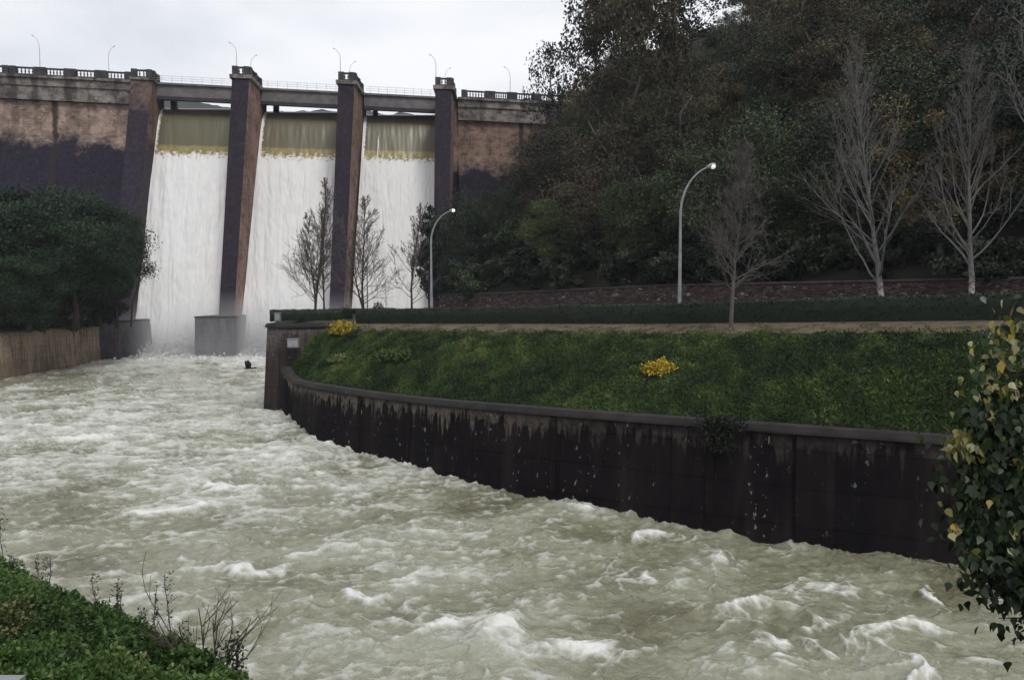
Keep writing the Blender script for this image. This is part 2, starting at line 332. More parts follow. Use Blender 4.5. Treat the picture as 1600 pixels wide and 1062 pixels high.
at = t.nodes.new('ShaderNodeAttribute'); at.attribute_name = 'fall'; ed = t.nodes.new('ShaderNodeAttribute'); ed.attribute_name = 'rim'
jag = math_(t, 'ADD', at.outputs['Fac'], math_(t, 'MULTIPLY', math_(t, 'SUBTRACT', noise(t, v, 2.4, 4, .6), .5), .42))
brown = ramp(t, noise(t, v, .4, 3, .4, 0, (1, 1, .25)), [(.25, (.105, .094, .054)), (.75, (.135, .122, .068))])
brown = mixc(t, ramp(t, at.outputs['Fac'], [(.0, .55), (.5, .0)]), brown, (.088, .074, .055))
yel = ramp(t, noise(t, v, 1.5, 5, .6, 0, (1, 1, .4)), [(.3, (.20, .16, .05)), (.7, (.34, .27, .10))])
# 'fall' is metres below the lip / 10
c1 = mixc(t, ramp(t, math_(t, 'ADD', at.outputs['Fac'], math_(t, 'MULTIPLY', noise(t, v, .7), .05)), [(.725, 0.0), (.755, 1.0)]), brown, yel)
wh = ramp(t, noise(t, v, 1, 7, .65, .3, (1.1, 1.1, .09)), [(.2, (.72, .72, .715)), (.7, (.82, .82, .815))])
wf = ramp(t, jag, [(.82, 0.0), (.88, 1.0)])
wf2 = ramp(t, math_(t, 'ADD', ed.outputs['Fac'], math_(t, 'MULTIPLY', math_(t, 'SUBTRACT', noise(t, v, 2.2, 4, .7), .5), 1.2)), [(.62, 0.0), (.85, 1.0)])
t.links.new(mixc(t, math_(t, 'MAXIMUM', wf, wf2), c1, wh), b.inputs['Base Color'])
t.links.new(ramp(t, wf, [(0, .3), (1, .9)]), b.inputs['Roughness'])
bump(t, b, noise(t, v, 1, 8, .7, .3, (2.2, 2.2, .35)), .25, .10); M['spill'] = m
m, t, b = mat('reservoir_water', .1, .5); b.inputs['Base Color'].default_value = (.10, .095, .06, 1); M['reservoir'] = m
# ---------------------------------------------------------------- dam frame
O = P(245, 130, 124.0); DA = R(8.4)
UX = Vector((math.cos(DA), math.sin(DA), 0)); NX = Vector((math.sin(DA), -math.cos(DA), 0)); O.z = 0
def Dm(u, n, z): return O+UX*u+NX*n+Vector((0, 0, z))
def UZ(px, py, n):                 # where a sight line meets the plane n of the dam
    d = ray(px, py); c = Vector((0, 0, EYE))-O; k = (n-c.dot(NX))/d.dot(NX); q = c+d*k
    return q.dot(UX), q.z
u0, z0 = UZ(244, 129.6, 0); u1, z1 = UZ(678, 152, 0)
SL = (z1-z0)/(u1-u0)
def ZD(u): return z0+SL*(u-u0)       # carriageway edge
print('dam', u0, z0, u1, z1)
dam = tag(empty('dam', Dm(20, 5, 0)), 'tall dark-stained masonry dam with three overflowing spillway bays and a bridge along its crest', 'dam')
def to_dam(o):
    o.parent = dam; o.matrix_parent_inverse = Matrix.Translation(-Vector(dam.location)); return o
def face_uv(me):                    # planar uv in metres per face, dam frame
    uvl = me.uv_layers.new(name='UVMap')
    for p in me.polygons:
        nrm = p.normal; side = abs(nrm.dot(UX)) > abs(nrm.dot(NX))
        for li in p.loop_indices:
            co = me.vertices[me.loops[li].vertex_index].co-O
            uvl.data[li].uv = ((co.dot(NX) if side else co.dot(UX)), co.z)
def dpart(mb, name, mats, parent=None):
    me = mb.mesh(name); face_uv(me)
    ms = mats if isinstance(mats, (list, tuple)) else [mats]
    for m_ in ms: me.materials.append(m_)
    if len(ms) > 1:
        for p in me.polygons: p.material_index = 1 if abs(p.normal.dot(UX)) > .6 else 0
    o = link(name, me, None)
    if parent is None: to_dam(o)
    else: o.parent = parent
    return o
def dbox(mb, ua, ub, na, nb, za, zb, follow=True):
    """za, zb relative to the carriageway when follow"""
    fa = (lambda u, z: ZD(u)+z) if follow else (lambda u, z: z)
    mb.hexa([Dm(ua, nb, fa(ua, za)), Dm(ub, nb, fa(ub, za)), Dm(ub, na, fa(ub, za)), Dm(ua, na, fa(ua, za))],
            [Dm(ua, nb, fa(ua, zb)), Dm(ub, nb, fa(ub, zb)), Dm(ub, na, fa(ub, zb)), Dm(ua, na, fa(ua, zb))])
uL = UZ(-420, 130, 0)[0]; uP1 = UZ(205.5, 125, 0)[0]; uP4 = UZ(716, 150, 0)[0]; uR = uP4+60
def wall_section(ua, ub, m_):
    mb = MB(); k = 1
    prof = [(-4, -.0), (-.3, -.0), (-.3, -3.3), (-.1, -3.35), (-.1, -9), (2.0, -16), (13.5, -45), (-4, -45)]
    n = len(prof); vs = []
    for u in (ua, ub):
        for (a, z) in prof: vs.append(Dm(u, a, ZD(u)+z))
    fs = [tuple(range(n)), tuple(reversed(range(n, 2*n)))]+[(i, i+n, (i+1) % n+n, (i+1) % n) for i in range(n)]
    mb.add(vs, fs); dpart(mb, 'wall', m_)
    mb = MB(); dbox(mb, ua, ub, -.6, .55, -.25, .12); dbox(mb, ua, ub, -.295, .25, -1.35, -.252); dbox(mb, ua, ub, -.295, .05, -2.2, -1.352)
    dbox(mb, ua, ub, -.295, .28, -3.25, -2.202); dbox(mb, ua, ub, -.295, .5, -3.5, -3.252)
    dpart(mb, 'cornice', M['cornice'])
wall_section(uL, uP1, M['dam_wall']); wall_section(uP4-.05, uR, M['dam_wall_right'])
mb = MB(); mb.hexa([Dm(uP4-3.5, 1.0, -3), Dm(uP4-.06, 1.0, -3), Dm(uP4-.06, -3.9, -3), Dm(uP4-3.5, -3.9, -3)], [Dm(uP4-3.5, -.4, ZD(uP4)-.3), Dm(uP4-.06, -.4, ZD(uP4)-.3), Dm(uP4-.06, -3.9, ZD(uP4)-.3), Dm(uP4-3.5, -3.9, ZD(uP4)-.3)]); dpart(mb, 'wall_return', M['dam_wall_right'])
# piers
def pier(pts_top, pts_bot, zt, zb, name='pier'):
    mb = MB(); nseg = 10; vs = []; fs = []
    for i in range(nseg+1):
        f = i/nseg
        for (a, b_) in zip(pts_top, pts_bot):
            vs.append(Dm(a[0]+(b_[0]-a[0])*f, a[1]+(b_[1]-a[1])*f, zt+(zb-zt)*f))
    for i in range(nseg):
        for k in range(4):
            k2 = (k+1) % 4; fs.append((i*4+k, (i+1)*4+k, (i+1)*4+k2, i*4+k2))
    fs += [(0, 1, 2, 3), tuple(reversed([nseg*4+k for k in range(4)]))]
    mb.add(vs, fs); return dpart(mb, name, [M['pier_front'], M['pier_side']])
PIERS = []
FN, BN = 7.0, 15.5
for (pl, pr, pb, pl2, pr2, yb) in ((363, 390, 411, 342, 366, 490), (528.5, 554, 571.5, 514, 537, 490), (680, 706, 716.5, 678, 702, 330)):
    ul, zt = UZ(pl, 120, FN); ur, _ = UZ(pr, 120, FN); ubk, _ = UZ(pb, 140, 0)
    # front batter measured at image row yb, then extended to the river bed
    zz = UZ(pl2, yb, FN+.21*(42-10))[1]; nb_ = FN+.21*(zt-zz)
    ul2 = UZ(pl2, yb, nb_)[0]; ur2 = UZ(pr2, yb, nb_)[0]; k = (zt+2)/(zt-zz); nb = FN+(nb_-FN)*k
    ulb = ul+(ul2-ul)*k; urb = ur+(ur2-ur)*k; sk = ubk-ur
    zt = ZD(ul)-.05
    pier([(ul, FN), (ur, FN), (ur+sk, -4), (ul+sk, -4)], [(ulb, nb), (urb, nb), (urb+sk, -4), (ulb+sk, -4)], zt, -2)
    PIERS.append((ul, ur, sk, zt, ulb, urb, nb))
    # capping slab
    mb = MB(); e = .35; ztop = zt
    mb.hexa([Dm(ul-e, FN+e, zt-.45), Dm(ur+e, FN+e, zt-.45), Dm(ur+sk+e, -3.9, zt-.45), Dm(ul+sk-e, -3.9, zt-.45)],
            [Dm(ul-e, FN+e, zt+.1), Dm(ur+e, FN+e, zt+.1), Dm(ur+sk+e, -3.9, zt+.1), Dm(ul+sk-e, -3.9, zt+.1)]); dpart(mb, 'pier_cap', M['cornice'])
# left abutment pier
a0, _ = UZ(205.5, 125, 2.2); a1, _ = UZ(238, 125, 2.2); b1, _ = UZ(246, 160, 0)
zt = ZD(a0)-.1
bw = UZ(200, 556, 13)[0]; fr_ = UZ(190, 556, 15.5)[0]; fl_ = UZ(160, 520, 15.5)[0]
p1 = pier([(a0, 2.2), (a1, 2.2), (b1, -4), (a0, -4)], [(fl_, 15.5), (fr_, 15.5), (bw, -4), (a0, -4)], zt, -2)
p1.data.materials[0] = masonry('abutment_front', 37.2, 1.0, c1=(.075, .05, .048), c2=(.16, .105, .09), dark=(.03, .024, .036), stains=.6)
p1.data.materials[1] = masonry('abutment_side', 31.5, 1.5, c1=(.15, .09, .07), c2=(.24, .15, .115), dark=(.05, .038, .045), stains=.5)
mb = MB(); dbox(mb, a0-.2, a1+.25, -1, 2.5, -.25, .12); dpart(mb, 'pier_cap', M['cornice'])
# balustrades
bprof = [(.10, 0), (.10, .06), (.06, .1), (.12, .3), (.11, .42), (.055, .62), (.09, .72), (.10, .78)]
bal_me = MB().lathe(bprof, 8).mesh('baluster', True); bal_me.materials.append(M['balustrade'])
def balustrade(pa, pb, nb, posts=(0, 1), nm='balustrade'):
    """pa, pb world points at plinth level"""
    pa, pb = Vector(pa), Vector(pb); d = pb-pa; ln = d.length; t_ = d.normalized(); s = Vector((-t_.y, t_.x, 0)).normalized()
    mb = MB()
    def bar(a, b_, hw, z0_, z1_):
        A, B = pa+d*a, pa+d*b_
        mb.hexa([A-s*hw+Vector((0, 0, z0_)), B-s*hw+Vector((0, 0, z0_)), B+s*hw+Vector((0, 0, z0_)), A+s*hw+Vector((0, 0, z0_))],
                [A-s*hw+Vector((0, 0, z1_)), B-s*hw+Vector((0, 0, z1_)), B+s*hw+Vector((0, 0, z1_)), A+s*hw+Vector((0, 0, z1_))])
    bar(0, 1, .17, 0, .17); bar(0, 1, .19, .95, 1.15)
    pw = .42/ln
    for q in posts:
        q = min(max(q, pw), 1-pw); bar(q-pw, q+pw, .26, .0, 1.22)
    o = mb.build(nm, M['balustrade']); to_dam(o)
    for i in range(nb):
        f = (i+1)/(nb+1); b_ = bpy.data.objects.new('baluster', bal_me); C.objects.link(b_); b_.parent = o; b_.location = pa+d*f+Vector((0, 0, .17))
    return o
def DP(u, n): return Dm(u, n, ZD(u)+.12)
segs = [(0-70, 16, 0), (-20, 14, 0), (16, 63, 7), (63, 110, 8), (110, 158, 8), (158, 205, 8)]
for a, b_, n_ in segs[1:]:
    ua, ub = UZ(a, 112, .2)[0], UZ(b_, 115, .2)[0]
    if a < -10: ua = uL
    balustrade(DP(ua, .2), DP(ub, .2), n_, (0, 1) if n_ else (0, .25, .5, .75, 1))
balustrade(DP(a0, 2.2), DP(a1, 2.2), 4); balustrade(DP(a1, 1.9), DP(a1, -1), 2)
for (ul, ur, sk, zt, *_r) in PIERS:
    A = Dm(ul, FN, zt+.1); B = Dm(ur, FN, zt+.1); Cc = Dm(ur+sk*.62, 0.2, zt+.1)
    balustrade(A, B, 4); balustrade(B, Cc, 7, (0, .5, 1))
ups = [uP4+.5]
for px_ in (766, 800, 838, 880): ups.append(UZ(px_, 155, .2)[0])
for i in range(4): balustrade(DP(ups[i], .2), DP(ups[i+1], .2), 9 if i < 3 else 0)
# bridge beams, railing and gate columns
bays = [(b1, PIERS[0][0]+PIERS[0][2]), (PIERS[0][1]+PIERS[0][2], PIERS[1][0]+PIERS[1][2]), (PIERS[1][1]+PIERS[1][2], PIERS[2][0]+PIERS[2][2])]
for i, (ua, ub) in enumerate(bays):
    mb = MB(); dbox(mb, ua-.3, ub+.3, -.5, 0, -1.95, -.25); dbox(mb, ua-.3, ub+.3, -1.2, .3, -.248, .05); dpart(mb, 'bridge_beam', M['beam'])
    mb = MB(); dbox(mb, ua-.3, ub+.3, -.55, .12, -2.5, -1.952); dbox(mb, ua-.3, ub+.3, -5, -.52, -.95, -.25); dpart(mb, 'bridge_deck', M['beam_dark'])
    mb = MB()
    for k in range(9):
        u = ua+(ub-ua)*(k+.5)/9; mb.tube([DP(u, .1)-Vector((0, 0, .1)), DP(u, .1)+Vector((0, 0, 1.0))], .035, 5)
    for h in (.35, .65, 1.0): mb.tube([DP(ua, .1)+Vector((0, 0, h)), DP(ub, .1)+Vector((0, 0, h))], .028, 4)
    dpart(mb, 'railing', M['rail'])
    mb = MB(); uc = ua+1.0; dbox(mb, uc, uc+.8, -4.6, -3.4, -5, -.952); dpart(mb, 'gate_column', M['beam_dark'])
# crest street lamps
def lamp(name, base, H, arm, r, head, adir, mpole, seed=0, headmat=None):
    """curved single arm lamp"""
    root = empty(name, base); ad = Vector((adir[0], adir[1], 0)).normalized()
    mb = MB(); pts = []; rr = []
    k0 = H*.70
    for i in range(8): f = i/7; pts.append(Vector((0, 0, k0*f))); rr.append(r*(1.25-.45*f))
    for i in range(1, 13):
        f = i/12; a = f*R(74); Rr = H-k0
        pts.append(ad*(arm*(1-math.cos(a))/(1-math.cos(R(74))))+Vector((0, 0, k0+Rr*math.sin(a)/math.sin(R(74)))) ); rr.append(r*(.8-.35*f))
    mb.tube(pts, rr, 8); mb.lathe([(r*2, 0), (r*2, .3), (r*1.35, .45)], 8); mb.build('pole', mpole, root, True)
    e = pts[-1]; d = (pts[-1]-pts[-2]).normalized(); hb = MB()
    ln = head; segs_ = [(0, .22), (.15, .4), (.5, .55), (.85, .42), (1, .12)]
    hb.tube([e+d*(ln*a_-.05) for a_, _ in segs_], [ln*.42*s_ for _, s_ in segs_], 8); hb.build('lamp_head', headmat or mpole, root, True)
    if headmat is None: pass
    return root
for (px_, ytop, n_, dirx, h_, lab) in (
    (61, 57, -1.0, -1, None, 'thin curved street lamp on the dam crest, leftmost of all crest lamps'),
    (169, 73, -4.4, 1, None, 'short-looking crest lamp between the leftmost lamp and the first spillway bay'),
    (369, 68, 5.5, -1, None, 'tall curved lamp on the front of the pier between first and second bays'),
    (391, 87, -4.4, 1, None, 'small lamp just behind the pier between first and second bays'),
    (531.5, 77, 5.5, -1, None, 'tall curved lamp on the front of the middle pier'),
    (546, 97, -4.4, 1, None, 'small lamp just behind the middle pier'),
    (681, 87, 5.5, -1, None, 'tall curved lamp on the front of the rightmost pier'),
    (695, 107, -4.4, 1, None, 'small lamp just behind the rightmost pier'),
    (797, 106, -1.0, -1, None, 'lone crest lamp right of the spillway, nearest the wooded hill')):
    u, zt = UZ(px_, ytop, n_); zb = ZD(u)+.1; H = max(3.2, zt-zb)
    o = lamp('street_lamp', Dm(u, n_, zb), H, .8, .055, .35, UX*dirx, M['pole_dark']); tag(o, lab, 'street lamp', 'street lamps along the dam crest')
# ---------------------------------------------------------------- falling water
prof = [(-30, 38.85), (-14, 38.85), (-8, 38.8), (-5.5, 38.7), (-4, 38.5), (-2.8, 38.1), (-1.8, 37.4), (-.9, 36.1), (-.2, 34.5), (.5, 32.5), (1.3, 30.2), (2.4, 27.5), (4.0, 23), (5.9, 17), (7.8, 11), (9.5, 6), (11.2, 2.2), (12.6, .3), (13.5, -1.2)]
def resample(pts, step):
    out = [np.array(pts[0], float)]
    P_ = [np.array(p, float) for p in pts]
    for a, b_ in zip(P_[:-1], P_[1:]):
        n_ = max(1, int(np.linalg.norm(b_-a)/step))
        for i in range(1, n_+1): out.append(a+(b_-a)*i/n_)
    return np.array(out)
pr = resample(prof, .3)
for _ in range(6): pr[1:-1] = (pr[:-2]+2*pr[1:-1]+pr[2:])/4
bayw = [(b1-.1, 0), (0, 0), (0, 0)]
labs = ['left', 'middle', 'right']
for i in range(3):
    nu = 150; fu = np.linspace(0, 1, nu)
    zr = 38.85-pr[:, 1]
    if i == 0: lt, lb = b1-.25, bw-1.0
    else: q = PIERS[i-1]; lt, lb = q[1]+q[2]-.3, q[5]+q[2]-.6
    q = PIERS[i]; rt, rb = q[0]+q[2]*.6, q[4]+q[2]*.3
    k = np.clip(zr/40, 0, 1)
    ul_ = lt+(lb-lt)*k; ur_ = rt+(rb-rt)*k
    U = ul_[:, None]+(ur_-ul_)[:, None]*fu[None, :]; Z = np.repeat(pr[:, 1:2], nu, 1); Nn = np.repeat(pr[:, 0:1], nu, 1)
    kk = np.clip((zr[:, None]-8.0)/4, 0, 1)
    amp = .03+.20*kk
    Nn = Nn+amp*(perlin(U/1.3, Z/9+i*9, 3)+.5*perlin(U/.5, Z/4, 7))+kk*.09*perlin(U/.35, Z/1.1, 9)
    Nn = Nn + .25*np.exp(-((zr[:, None]-8.6)/.5)**2)*perlin(U/.8, Z*0+i, 11)
    Z2 = Z+.35*np.sin(fu[None, :]*math.pi)*np.clip(1-zr[:, None]/3, 0, 1)*0 + ((fu[None, :]-.5)*.35)*np.clip(1-zr[:, None]/4, 0, 1)
    V = np.stack([O.x+UX.x*U+NX.x*Nn, O.y+UX.y*U+NX.y*Nn, Z2], -1).reshape(-1, 3)
    wid = (.10 if i == 0 else .085)
    rim = np.maximum(np.clip(1-fu[None, :]/wid, 0, 1), np.clip(1-(1-fu[None, :])/.05, 0, 1)*sstep(4.5, 7.5, zr[:, None]))*sstep(-.2, 1.0, zr[:, None])*1.25
    if i == 2: rim = np.maximum(rim, np.exp(-((fu[None, :]-.21)/.012)**2)*sstep(2, 6, zr[:, None])*1.0)
    me = np_mesh('falling_water', V, grid_faces(len(pr), nu), None, True, {'fall': np.repeat(zr[:, None]/10, nu, 1), 'rim': rim})
    tag(link('falling_water', me, M['spill']), kind='structure')
# reservoir and far hills
mb = MB(); mb.add([Dm(-260, -28, 38.82), Dm(260, -28, 38.82), Dm(500, -800, 38.82), Dm(-500, -800, 38.82)], [(0, 1, 2, 3)]); tag(mb.build('reservoir_water', M['reservoir']), kind='structure')
YH = 420
sk_pts = [(-300, 150), (0, 140), (150, 138), (250, 150), (300, 158), (335, 165), (352, 168), (380, 171), (415, 176), (440, 174), (452, 177), (470, 173), (486, 175), (500, 171), (520, 174), (545, 178), (575, 172), (592, 178), (610, 181), (625, 175), (640, 178), (655, 181), (672, 180), (700, 178), (900, 170), (1300, 120), (1900, 100)]
vs = []; xs = np.linspace(-300, 1900, 500)
ys = np.interp(xs, [p[0] for p in sk_pts], [p[1] for p in sk_pts])-2.2*np.abs(perlin(xs/6, xs*0, 5))
Vh = []
for r_, (dY, fz) in enumerate(((0, 0), (25, .5), (60, 1.0), (200, 1.15), (260, 0))):
    for x_, y_ in zip(xs, ys):
        q = P(x_, y_, YH+60); Vh.append((q.x, YH+dY, 30+(q.z-30)*fz))
tag(link('hills', np_mesh('hills', Vh, grid_faces(5, len(xs)), None, True), M['far_hill']), kind='structure')
mb = MB(); mb.add([(-2500, -2500, -3), (2500, -2500, -3), (2500, 2500, -3), (-2500, 2500, -3)], [(0, 1, 2, 3)]); tag(mb.build('ground', M['ground_far']), kind='structure')
# ---------------------------------------------------------------- curves of the right bank
def resamp(pts, n):
    p = np.array([tuple(q) for q in pts], float); s = np.r_[0, np.cumsum(np.linalg.norm(np.diff(p[:, :2], axis=0), axis=1))]
    # catmull-like smoothing
    tt = np.linspace(0, s[-1], n); out = np.stack([np.interp(tt, s, p[:, k]) for k in range(3)], 1)
    w_ = max(2, n//26)
    for _ in range(w_): out[1:-1] = (out[:-2]+2*out[1:-1]+out[2:])/4
    return out
NC = 260
wl = [(459, 650, 4.0), (463, 662, 3.75), (480, 676, 3.7), (500, 690, 3.65), (560, 706, 3.6), (630, 724, 3.6), (700, 746, 3.75), (760, 763, 3.9), (850, 782, 4.05), (1000, 812, 4.2), (1120, 834, 4.28), (1240, 852, 4.3), (1380, 868, 4.25), (1480, 880, 4.2)]
tops = [(459, 591), (463, 594), (480, 597), (500, 601), (560, 610), (630, 619), (700, 626), (760, 631), (850, 638), (1000, 649), (1120, 657), (1240, 666), (1380, 675), (1480, 682)]
A = []
for (px_, py_, _z), (_p, ty) in zip(wl, tops):
    q = PZ(px_, py_, 0); t_ = P(px_, ty, q.y); A.append((q.x, q.y, t_.z))
# rounded nose towards the tall wall
nose = PZ(447, 650, 0)
A = [(nose.x-.5, 63.5, 3.45), (nose.x-.75, 61.0, 3.5), (nose.x-.15, 58.9, 3.5)]+A
A += [(19.5, 24.6, 4.2), (30, 20.5, 4.2), (45, 15, 4.2)]
A = resamp(A, NC)
print('A', A[0], A[60], A[150], A[-60])
Hl = resamp([(-14.5, 67.8, 6.5), (-12.7, 66, 6.6), (7.5, 47, 7.27), (21, 33, 7.94), (35, 18.5, 8.5), (50, 3, 8.9)], NC)
hd = Vector((.72, -.69)); hn = Vector((-.69, -.72))
Bl = Hl.copy(); Bl[:, 0] += hn.x*3.3; Bl[:, 1] += hn.y*3.3; Bl[:, 2] -= .42
# match parameters of A and B by aligning ends
Cl = resamp([(-8.5, 87, 7.2), (-6.8, 85, 7.2), (19.4, 55, 8.0), (40, 32, 8.4), (70, 0, 8.8)], NC)
def strip(name, c0, c1, mat_, nr=12, lump=0, bulge=0, seed=1, kind='structure'):
    f = np.linspace(0, 1, nr)[:, None, None]; G = c0[None]*(1-f)+c1[None]*f
    G = G.copy(); ff_ = f[..., 0]
    G[..., 2] += bulge*np.sin(ff_*math.pi)
    if lump: G[..., 2] += lump*fbm(G[..., 0]/1.7, G[..., 1]/1.7, seed, 4)*np.sin(np.clip(ff_*3, 0, 1)*math.pi/2)*np.sin(np.clip((1-ff_)*6, 0, 1)*math.pi/2)
    o = link(name, np_mesh(name, G.reshape(-1, 3), grid_faces(nr, G.shape[1]), None, True), mat_); tag(o, kind=kind); return o, G
def wall_run(name, path, zb, th, mat_, zadd=0, side=1, batter=0):
    """vertical wall along path (Nx3, z=top); thickness goes to the land side"""
    p = path; d = np.gradient(p[:, :2], axis=0); d /= np.linalg.norm(d, axis=1)[:, None]; nrm = np.stack([-d[:, 1], d[:, 0]], 1)*side
    s = np.r_[0, np.cumsum(np.linalg.norm(np.diff(p[:, :2], axis=0), axis=1))]
    rows = []
    nz_ = 12; zt_ = p[:, 2]+zadd
    for k in range(nz_+1):
        f = k/nz_; z = zb+(zt_-zb)*f; off = -batter*(1-f); rows.append(np.c_[p[:, 0]+nrm[:, 0]*off, p[:, 1]+nrm[:, 1]*off, z])
    rows.append(np.c_[p[:, :2]+nrm*th, zt_]); rows.append(np.c_[p[:, :2]+nrm*th, np.full(len(p), zb)])
    V = np.concatenate(rows); F = grid_faces(len(rows), len(p)); me = np_mesh(name, V, F, None, False)
    uvl = me.uv_layers.new(name='UVMap'); vi = np.zeros(len(me.loops), np.int32); me.loops.foreach_get('vertex_index', vi)
    uvs = np.c_[s[vi % len(p)], V[vi, 2]-zt_[vi % len(p)]+10].astype(np.float32); uvl.data.foreach_set('uv', uvs.ravel())
    me.materials.append(mat_); return me
rw = tag(empty('retaining_wall', (A[120][0], A[120][1], 0)), 'long curved black-stained river wall with pale drips below its coping, holding the grassy bank', 'wall')
def child(name, me, root, m_=None):
    o = link(name, me, m_); o.parent = root; o.matrix_parent_inverse = Matrix.Translation(-Vector(root.location)); return o
W1 = A.copy(); W1[:, 2] -= .28
child('wall_face', wall_run('wall_face', W1, -2, 1.0, M['river_wall'], batter=.35), rw)
def coping_mesh(path, over, th, h, name='coping'):
    p = path; d = np.gradient(p[:, :2], axis=0); d /= np.linalg.norm(d, axis=1)[:, None]; nrm = np.stack([-d[:, 1], d[:, 0]], 1)
    sec = [(-over, -h), (-over, -h*.35), (-over*.55, -h*.3), (-over*.55, 0), (th, 0), (th, -h), (-over, -h)]
    rows = [np.c_[p[:, :2]+nrm*a, p[:, 2]+b_] for a, b_ in sec]
    return np_mesh(name, np.concatenate(rows), grid_faces(len(rows), len(p)))
child('coping', coping_mesh(A, .20, .65, .26), rw, M['coping'])
# pilaster strips on the wall
for px_ in (1247, 860, 560, 640, 1100):
    i = int(np.argmin([abs(proj((a[0], a[1], 2))[0]-px_) for a in A])); sg = A[i:i+5 if px_ == 1247 else i+2].copy(); sg[:, 2] -= .3
    d = A[i+3]-A[i]; nx_, ny_ = d[1], -d[0]; ln = math.hypot(nx_, ny_); sg[:, 0] += nx_/ln*(.09 if px_ == 1247 else .05); sg[:, 1] += ny_/ln*(.09 if px_ == 1247 else .05)
    child('pilaster', wall_run('pilaster', sg, -2, .2, M['river_wall'], batter=.35), rw)
# grassed slope, path and road
A_in = A.copy(); A_in[:, 2] -= .12
dA = np.gradient(A[:, :2], axis=0); dA /= np.linalg.norm(dA, axis=1)[:, None]; A_in[:, 0] += -dA[:, 1]*.62; A_in[:, 1] += dA[:, 0]*.62
slope, GS = strip('grass_bank', A_in, Bl, M['turf'], 40, .16, .25)
_p, GP = strip('path', Bl, Hl, M['path'], 4, .0)
road, GR = strip('road', Hl, Cl, M['asphalt'], 4)
# flat ground towards the dam
mb = MB(); mb.add([(-19.4, 61.8, 6.55), (-14.4, 65.2, 6.5), (-14.5, 67.8, 6.5), (-8.5, 87, 7.2), (10, 140, 7.4), (-22, 140, 6.6)], [(0, 1, 2, 3, 4, 5)]); tag(mb.build('promenade', M['earth']), kind='structure')
# weeds over the slope
rng = np.random.default_rng(5)
def on_grid(G, n, rng, f0=0, f1=1, s0=0, s1=1):
    nr, nc, _ = G.shape; a = rng.uniform(f0, f1, n)*(nr-1.001); b_ = rng.uniform(s0, s1, n)*(nc-1.001); i = a.astype(int); j = b_.astype(int); fa = (a-i)[:, None]; fb = (b_-j)[:, None]
    return (G[i, j]*(1-fa)*(1-fb)+G[i+1, j]*fa*(1-fb)+G[i, j+1]*(1-fa)*fb+G[i+1, j+1]*fa*fb), a/(nr-1), b_/(nc-1)
n = 300000
pts, fr, fc = on_grid(GS, n, rng, 0, 1, 0, .86)
dist = pts[:, 1]
clump = fbm(pts[:, 0]/1.1, pts[:, 1]/1.5, 21, 3); c2 = fbm(pts[:, 0]/4.5, pts[:, 1]/6, 33, 2)
top = sstep(.90, 1.05, fr+.16*fbm(pts[:, 0]/1.4, pts[:, 1]/1.4, 3, 3)); keep = rng.uniform(size=n) > top
hgt = np.clip(.10+.24*clump, .02, .42)*(1-.6*top)
pts[:, 2] += hgt*rng.uniform(.3, 1, n)
tint = np.clip(.36+.38*clump+.30*c2+rng.normal(size=n)*.13+.3*top, 0, 1)
V, F = leaf_arrays(rng, pts[keep], (.06+.13*rng.uniform(size=n))[keep], .36, .75)
tag(link('bank_weeds', np_mesh('bank_weeds', V, F, tint[keep]), M['weeds']), 'dense low green weeds carpeting the sloping bank above the curved wall', 'weeds', kind='stuff')
n = 60000; pts, fr, fc = on_grid(GP, n, rng, 0, 1, 0, .86); kk_ = fbm(pts[:, 0]/1.2, pts[:, 1]/1.2, 66, 4)+.75*(.45-fr)+.35*(fr > .93); kp = kk_ > .12
V, F = leaf_arrays(rng, pts[kp], rng.uniform(.04, .13, n)[kp], .3, .5); tag(link('path_weeds', np_mesh('path_weeds', V, F, np.clip(.6+rng.normal(size=n)*.3, 0, 1)[kp]), M['verge']), 'thin dry grass and weeds creeping over the brown path edge', 'weeds', kind='stuff')
# hedges
def hedge(name, path, h, wd, label, seed, dens=260, bot=0):
    rng = np.random.default_rng(seed); path = np.array(path, float)
    d = np.gradient(path[:, :2], axis=0); d /= np.linalg.norm(d, axis=1)[:, None]; nrm = np.stack([-d[:, 1], d[:, 0]], 1)
    sec = [(-.5, bot), (-.53, .5), (-.5, .93), (-.40, 1), (.40, 1), (.5, .93), (.53, .5), (.5, bot)]
    rows = []
    for a, b_ in sec:
        jt = .035*fbm(path[:, 0]/.6+a*7, path[:, 1]/.6+b_*9, seed); rows.append(np.c_[path[:, :2]+nrm*(a*wd+jt[:, None]), path[:, 2]+b_*h+jt*(b_ > .4)])
    core = np.stack(rows); root = tag(empty(name, tuple(path[len(path)//2])), label, 'hedge', None)
    me = np_mesh('clipped_core', core.reshape(-1, 3), grid_faces(len(rows), len(path)), np.full((len(rows)-1)*(len(path)-1), .2)); child('clipped_core', me, root, M['hedge'])
    ln = np.linalg.norm(np.diff(path[:, :2], axis=0), axis=1).sum(); n = int(ln*dens)
    pts, a, _ = on_grid(core, n, rng); t_ = np.clip(.3+rng.normal(size=n)*.16+.2*perlin(pts[:, 0]/1.5, pts[:, 1]/1.5, 2)+.55*(pts[:, 2] > np.interp(pts[:, 0], path[:, 0], path[:, 2]) + h*.95), 0, 1)  # top leaves tinted paler: light catching the hedge top, painted into their colour
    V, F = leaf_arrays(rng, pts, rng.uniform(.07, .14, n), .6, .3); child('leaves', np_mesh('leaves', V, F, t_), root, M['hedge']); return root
hp = Hl[(Hl[:, 0] > -13.2) & (Hl[:, 0] < 34)]
hp = np.c_[np.interp(np.linspace(0, 1, 220), np.linspace(0, 1, len(hp)), hp[:, 0]), np.interp(np.linspace(0, 1, 220), np.linspace(0, 1, len(hp)), hp[:, 1]), np.interp(np.linspace(0, 1, 220), np.linspace(0, 1, len(hp)), hp[:, 2])]
